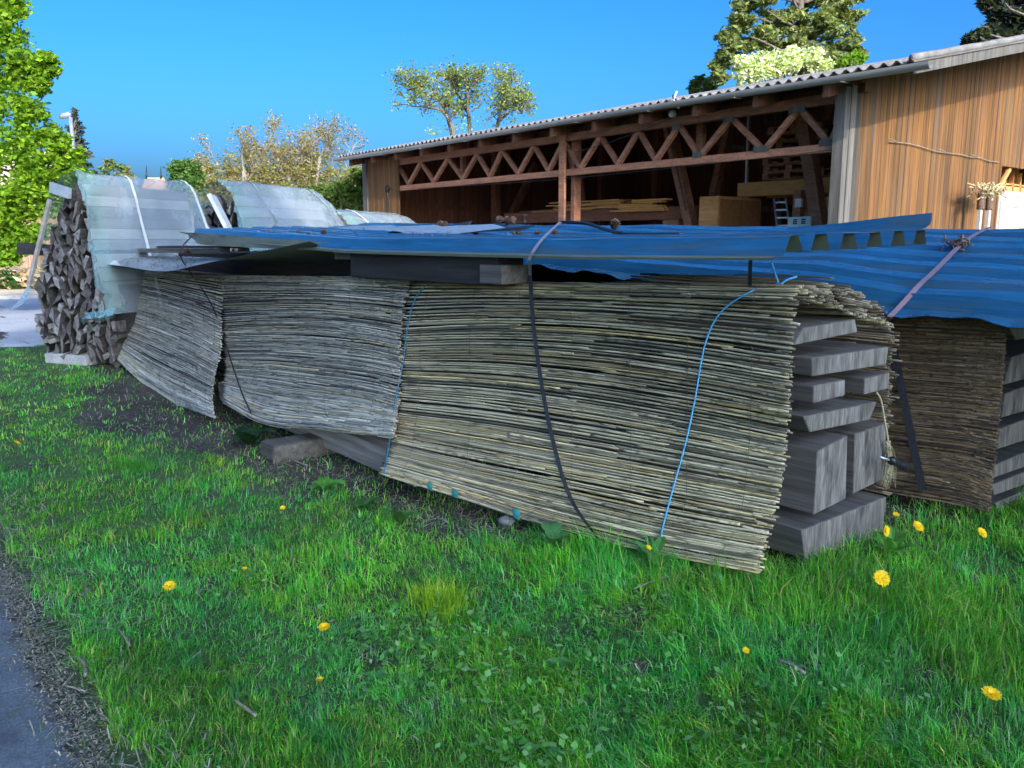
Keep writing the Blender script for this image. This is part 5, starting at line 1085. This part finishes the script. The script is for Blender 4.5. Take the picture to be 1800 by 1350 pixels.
# ------------------------------------------------------------------ dandelions and weeds
def dandelion(seed):
    r = np.random.default_rng(seed); mb = MB()
    for ring, (R, n, lift) in enumerate([(.024,30,.25),(.021,28,.5),(.016,24,.85),(.010,16,1.5)]):
        for k in range(n):
            a = 2*math.pi*(k+.5*ring)/n+r.normal(0,.06); c, s = math.cos(a), math.sin(a); Rr = R*r.uniform(.85,1.1); sd = np.array([-s,c,0])*.0019; z = .004+Rr*lift*.35
            t = r.uniform(.8,1.15); mb.add([np.array([c,s,0])*.002-sd*.5+(0,0,.002), np.array([c,s,0])*.002+sd*.5+(0,0,.002), np.array([c*Rr,s*Rr,z])+sd, np.array([c*Rr,s*Rr,z])-sd], [(0,1,2,3)], 0, np.array([.82,.56,.012])*t)
    return mb
dpos = [(298,1031,0,'dandelion on the lawn at the left, the biggest flower there',1.0),(570,1103,0,'dandelion in the middle of the lawn, tilted half open',.85),(430,1000,0,'tiny dandelion up the lawn from the biggest flower on the left',.5),(562,1195,0,'small dandelion low in the lawn below the tilted one',.55),(1549,1017,.12,'round full dandelion in front of the lowest near timber',1.25),(1556,933,.12,'dandelion seen edge-on beside the corner of the lowest near timber',1.05),(1613,926,.12,'dandelion in tall grass between the two stacks',1.05),(1725,937,.12,'dandelion below the second stack at the right',1.0),(1742,1221,.03,'flat dandelion in the lawn at the lower right',1.1),(1311,1144,0,'closed orange dandelion in the lawn right of centre',.5),(1140,963,.1,'small yellow flower at the foot of the bright blue cord',.55),(497,893,.0,'single dandelion at the edge of the bare soil',.6),(10,660,0,'farthest dandelion at the left edge',1.0),(14,729,0,'middle one of the dandelions at the left edge',1.0),(30,779,0,'right one of the dandelions at the left edge',.9),(1575,905,.15,'withered orange flower in the grass between the stacks',.6)]
for i, (x, y, hz_, lb, sc) in enumerate(dpos):
    p = np.array(oz(x, y, hz_+.085)); dd = empty('dandelion', (p[0],p[1],-.02), lb, 'dandelion', 'dandelions in the grass')
    hd_ = dandelion(i).build('flower_head', M['petal'], parent=dd, base=(0,0,0)); hd_.location = p-LOC[dd.name]; hd_.scale = (sc*1.15,)*3
    tl_ = {4:(math.radians(52),0,math.radians(50)),5:(.2,math.radians(80),.2),6:(.7,.3,.9),7:(.7,.5,.9)}.get(i, (RNG.normal(.25,.2),RNG.normal(0,.3),math.radians(50))); hd_.rotation_euler = tl_
    mb = MB(); mb.tube(cr([np.array([p[0]+.01,p[1]+.01,-.03]), (p+np.array([p[0]+.01,p[1]+.01,-.03]))/2+(.004,.0,0), p], 8), .0024, 5, col=(.14,.20,.06)); mb.build('stem', M['grass'], parent=dd)
def rosette(p, R, n, pal, name, label, lift=.5, w=.22, cat='weed'):
    t = empty(name, p, label, cat); Vs=[]; mb = MB()
    for k in range(n):
        a = 2*math.pi*k/n+RNG.normal(0,.3); L = R*RNG.uniform(.6,1.15); c, s = math.cos(a), math.sin(a); lf = lift*RNG.uniform(.5,1.3); wd = L*w; col = np.array(pal[RNG.integers(len(pal))])*RNG.uniform(.8,1.2); G=[]
        for q in range(8):
            f = q/7; r_ = L*f; z = L*(lf*f-.75*lf*f*f*.9); ww = wd*math.sin(math.pi*min(1,.12+f*.88))*(1+.35*(q % 2)); G.append([np.array(p)+np.array([c*r_-s*ww*e, s*r_+c*ww*e, z+abs(e)*ww*.35]) for e in (-1,0,1)])
        mb.grid(G, col=col)
    mb.build('leaves', M['grass'], parent=t); return t
rosette(oz(572,862), .15, 10, [(.12,.34,.05),(.16,.40,.07)], 'dandelion_plant', 'leafy green rosette on the bare soil below the slanting board', .9)
rosette(oz(440,782), .20, 8, [(.018,.05,.018),(.03,.07,.02)], 'dock_plant', 'dark broad-leaved weed beside the sleeper block', 1.3, .3)
rosette(oz(975,956,.02), .12, 12, [(.06,.19,.06),(.09,.24,.08)], 'ground_ivy', 'bluish green weed at the foot of the wide black strap', 1.2, .34)
rosette(oz(1150,1000,.02), .15, 14, [(.10,.28,.06),(.14,.34,.08)], 'bedstraw_plant', 'tall green weed below the bright blue cord', 1.8, .14)
rosette(oz(1565,975,.02), .15, 11, [(.11,.32,.05),(.14,.36,.07)], 'dandelion_leaves', 'upright jagged leaves beside the lowest near timber', 1.9, .18)
rosette(oz(640,892,.0), .12, 7, [(.06,.17,.03),(.08,.2,.05)], 'small_weed', 'small green weed on the edge of the bare soil near the middle', 1., .25)
rosette(oz(705,922,.0), .14, 8, [(.06,.17,.03),(.08,.2,.05)], 'nettle_plant', 'upright little weed where the lawn meets the soil', 1.8, .2)
for k, (x, y, R) in enumerate([(760,1130,.10),(690,1150,.09),(640,1120,.08),(980,1170,.10),(930,1320,.06),(975,1330,.07),(660,1190,.08),(1250,1300,.10)]):
    rosette(oz(x, y, -.01), R*.55, 11, [(.12,.30,.10),(.16,.36,.14)], 'plantain_plant', 'flat rosette of broad bluish leaves in the short lawn', .5, .3); 
for o in list(COL.objects):
    if o.name.startswith('plantain_plant'): o['group'] = 'broad-leaved rosettes in the lawn'
# sticks
for a, b, r, lb in [((1368,1160),(1415,1183),.006,'dark little stick in the lawn right of centre'),((412,1230),(450,1258),.006,'grey stick in the grass at lower left'),((140,1155),(150,1188),.007,'pale splinter of wood by the path edge'),((207,1105),(228,1135),.004,'thin twig in the lawn near the path'),((115,1205),(150,1215),.004,'thin straw on the path edge'),((515,808),(540,818),.006,'pale stick on the bare soil by the sleeper block'),((1115,1035),(1175,1012),.0035,'pale fallen reed stalk in the grass under the nearest reed mat')]:
    p, q = np.array(oz(*a, .03)), np.array(oz(*b, .03)); mb = MB(); mb.tube(cr([p, (p+q)/2+RNG.normal(0,.004,3), q], 8), r, 6); tag(mb.build('stick', M['twig']), lb, 'stick')

# ------------------------------------------------------------------ straw litter and grass
def scatter(n, r0, r1, half, pw=1.0):
    """points around the lawn, denser towards the viewer"""
    u = RNG.uniform(0,1,n); r = (r0**(1-pw)+u*(r1**(1-pw)-r0**(1-pw)))**(1/(1-pw)); a = RNG.uniform(-half, half, n)
    return np.stack([r*(Fx*np.cos(a)+Rx*np.sin(a)), r*(Fy*np.cos(a)+Ry*np.sin(a))], 1), r
P2_, r2 = scatter(75000, 2.0, 14, .66, 1.25); s2 = soil(P2_[:,0], P2_[:,1]); keep = (RNG.random(len(s2)) < s2*.8+.012) & (P2_[:,1] > .45); P2_, r2 = P2_[keep], r2[keep]
pts = np.concatenate([P2_, (gz(P2_[:,0],P2_[:,1])+.012)[:, None]], 1)
litter('straw_litter', pts, .055, palette(len(pts), [(.22,.18,.12),(.34,.29,.2),(.10,.08,.06),(.42,.37,.27),(.16,.13,.10)]), 'straw', 'dead grass and straw bits lying on the bare soil', .0020, .35)
xe = RNG.uniform(-5.5, -1.8, 7000); ye_ = .495+(fbm(xe*1.7, xe*0, 5)-.5)*.22+RNG.normal(0, .045, 7000)
litter('path_edge_litter', np.stack([xe, ye_, np.full(7000, .009)], 1), .013, palette(7000, [(.20,.17,.11),(.32,.27,.18),(.13,.11,.08),(.40,.35,.24),(.17,.18,.17)]), 'straw', 'crumbs of soil, grit and dead grass along the broken path edge', .002, .3)
xe = RNG.uniform(-6, -1.8, 1500); ye_ = .60+RNG.normal(0, .13, 1500)
litter('path_edge_litter', np.stack([xe, ye_, np.full(1500, .012)], 1), .07, palette(1500, [(.3,.26,.18),(.2,.17,.12),(.36,.33,.24),(.12,.2,.05)]), 'straw', 'dead grass blades between the path edge and the lawn', .0016, .3)
def grass(n, r0, r1, pw, hmin, hmax, wid, name, label, acc, pal, hmul=None, curve=1.0, tufted=.72):
    P, r = scatter(n, r0, r1, .95, pw); nt_ = int(n*tufted); per = 16; m_ = nt_//per
    Pc, rc = scatter(m_, r0, r1, .95, pw); big = RNG.uniform(.6, 1.7, m_); tr_ = RNG.uniform(.012, .034, m_)*np.clip(rc/4, .8, 2.2)
    off = RNG.normal(size=(m_, per, 2))*tr_[:, None, None]; PT = (Pc[:, None]+off).reshape(-1, 2)
    P = np.concatenate([P[nt_:], PT]); r = np.concatenate([r[nt_:], np.repeat(rc, per)]); n = len(P)
    rad = np.concatenate([RNG.uniform(0, 2*math.pi, n-m_*per), np.arctan2(off[..., 1], off[..., 0]).ravel()+RNG.normal(0, .6, m_*per)])
    bg_ = np.concatenate([np.full(n-m_*per, .72), np.repeat(big, per)]); ton = np.concatenate([RNG.uniform(.7, 1.1, n-m_*per), np.repeat(RNG.uniform(.62, 1.3, m_), per)])
    warm = np.concatenate([np.zeros(n-m_*per), np.repeat(RNG.normal(0, .12, m_), per)])
    x, y = P[:,0], P[:,1]
    keep = (RNG.random(n) < acc(x, y)) & (y > .49+.16*fbm(x*4, y*0, 70)) & (y < 7.5)
    x, y, r, rad, bg_, ton, warm = x[keep], y[keep], r[keep], rad[keep], bg_[keep], ton[keep], warm[keep]; k = len(x)
    h = RNG.uniform(hmin, hmax, k)*bg_*(.35+1.25*fbm(x*1.7, y*1.7, 50))
    if hmul is not None: h = h*hmul(x, y)
    w_ = wid*RNG.uniform(.55,1.3,k)*np.clip(r/4., .8, 3)**.75
    fld = 6.3*fbm(x*.9, y*.9, 58); a = np.where(RNG.random(k) < .45, fld+RNG.normal(0,.7,k), rad); d = np.stack([np.cos(a), np.sin(a), np.zeros(k)],1); b = a+math.pi/2+RNG.normal(0,.4,k); s = np.stack([np.cos(b), np.sin(b), np.zeros(k)],1)
    lean = (RNG.uniform(.1,1.25,k)*h*curve)[:, None]; z = gz(x,y)-.006; B = np.stack([x,y,z],1); up = np.array([0,0,1.]); H_ = h[:, None]; W_ = w_[:, None]
    m1 = B+d*lean*.25+up*H_*.55; tp_ = B+d*lean+up*H_*RNG.uniform(.5,1.0,(k,1))
    V = np.stack([B-s*W_/2, B+s*W_/2, m1-s*W_*.42, m1+s*W_*.42, tp_-s*W_*.08, tp_+s*W_*.08],1).reshape(-1,3); I = np.arange(k)[:, None]*6
    Q = np.concatenate([I+np.array([0,1,3,2]), I+np.array([2,3,5,4])]); c = palette(k, pal)
    patch = fbm(x*1.1+4, y*1.1, 53)[:, None]; c = c*(.62+.72*patch)*ton[:, None]*np.stack([1+warm*1.6, 1+warm*.3, 1-warm],1).clip(.3,2)*np.where(fbm(x*2.7, y*2.7, 57)[:, None] > .55, np.array([[.8,.98,1.25]]), np.array([[1.1,1.0,.75]]))
    C = np.stack([c]*6,1).reshape(-1,3); return tag(fast(name, V, Q, C, M['grass']), label, 'grass', kind='stuff')
GP = [(.10,.43,.035),(.13,.50,.04),(.11,.45,.06),(.19,.54,.045),(.09,.37,.065),(.21,.54,.08),(.38,.42,.19)]
lush = lambda x, y: 1+1.0*np.exp(-(((y-2.85-.0*x)/.35)**2))*np.clip((x+4.2)/1,0,1)*np.clip((-1.6-x)/.4+1,0,1)+1.1*np.clip((x+2.5)/.5,0,1)*np.clip((y-2.9)/.5,0,1)+.8*np.exp(-(((x+10.6)/1.)**2+((y-2.3)/.4)**2))
grass(450000, 2.0, 17, 1.55, .024, .054, .0042, 'lawn_grass', 'short green lawn grass in front of the stacks', lambda x, y: np.clip(1.04-soil(x,y)*.86, 0, 1)*np.clip(.30+1.0*fbm(x*3.1, y*3.1, 60)*1.25, 0, 1), GP, lush)
grass(44000, 2.2, 12, 1.3, .10, .20, .0048, 'tall_grass', 'longer grass tufts growing along the foot of the stacks and the woodpile', lambda x, y: np.clip((fbm(x*3, y*3, 66)-.40)*4, 0, 1)*np.clip(lush(x,y)-1.15, .0, 1.)*(1-soil(x,y)), [(.09,.36,.035),(.13,.43,.045),(.19,.48,.06)], None, .9)
cp_ = []
for (x, y, R, n) in [(690,1130,.30,230),(800,1100,.25,130),(760,1180,.28,150),(1000,1180,.3,110),(950,1330,.2,130),(1270,1290,.25,100),(420,1010,.25,80),(1120,1100,.3,90),(1500,1200,.3,70)]:
    p_ = np.array(oz(x, y, 0)); q_ = RNG.normal(0, R*.6, (n, 2)); cp_.append(np.concatenate([p_[:2]+q_, RNG.uniform(.012, .045, (n, 1))], 1))
cp_ = np.concatenate(cp_); a_ = RNG.normal(0, .35, (len(cp_), 3))*np.array([1,1,.4]); a_ = a_/np.linalg.norm(a_, axis=1)[:, None]; b_ = np.cross(a_, [0,0,1.])+RNG.normal(0,.15,(len(cp_),3)); b_ /= np.linalg.norm(b_, axis=1)[:, None]; s_ = .026*RNG.uniform(.5,1.3,(len(cp_),1))
V = np.stack([cp_-a_*s_*.6, cp_+b_*s_*.42, cp_+a_*s_*.6, cp_-b_*s_*.42], 1).reshape(-1,3); tag(fast('clover_leaves', V, np.arange(len(V)).reshape(-1,4), np.repeat(palette(len(cp_), [(.15,.38,.08),(.19,.44,.11),(.12,.33,.07),(.24,.44,.15)]),4,0), M['grass']), 'low clover and broad-leaved weeds scattered through the lawn', 'clover', kind='stuff')
def tuft(px, n, R, h, pal, name, label):
    p = oz(px[0], px[1]); k = n; x = p[0]+RNG.normal(0,R,k); y = p[1]+RNG.normal(0,R*.8,k); a = np.arctan2(y-p[1], x-p[0])+RNG.normal(0,.6,k); hh = h*RNG.uniform(.6,1.1,k); d = np.stack([np.cos(a),np.sin(a),0*a],1); s = np.stack([-np.sin(a),np.cos(a),0*a],1)
    B = np.stack([x,y,gz(x,y)],1); H_ = hh[:,None]; L_ = (hh*RNG.uniform(.2,.7,k))[:,None]; W_ = .0036; up = np.array([0,0,1.])
    V = np.stack([B-s*W_/2,B+s*W_/2,B+d*L_*.3+up*H_*.6-s*W_*.45,B+d*L_*.3+up*H_*.6+s*W_*.45,B+d*L_+up*H_-s*W_*.1,B+d*L_+up*H_+s*W_*.1],1).reshape(-1,3); I = np.arange(k)[:,None]*6
    Q = np.concatenate([I+np.array([0,1,3,2]),I+np.array([2,3,5,4])]); c = palette(k, pal); return tag(fast(name, V, Q, np.repeat(c,6,0), M['grass']), label, 'grass tuft')
tuft((772,1062), 420, .075, .10, [(.34,.50,.02),(.28,.46,.02),(.40,.55,.04)], 'grass_tuft', 'bright yellow green grass tuft in the middle of the lawn')
tuft((232,820), 260, .10, .10, [(.08,.30,.03),(.11,.34,.04)], 'grass_tuft', 'fresh green tuft at the left edge of the bare soil')
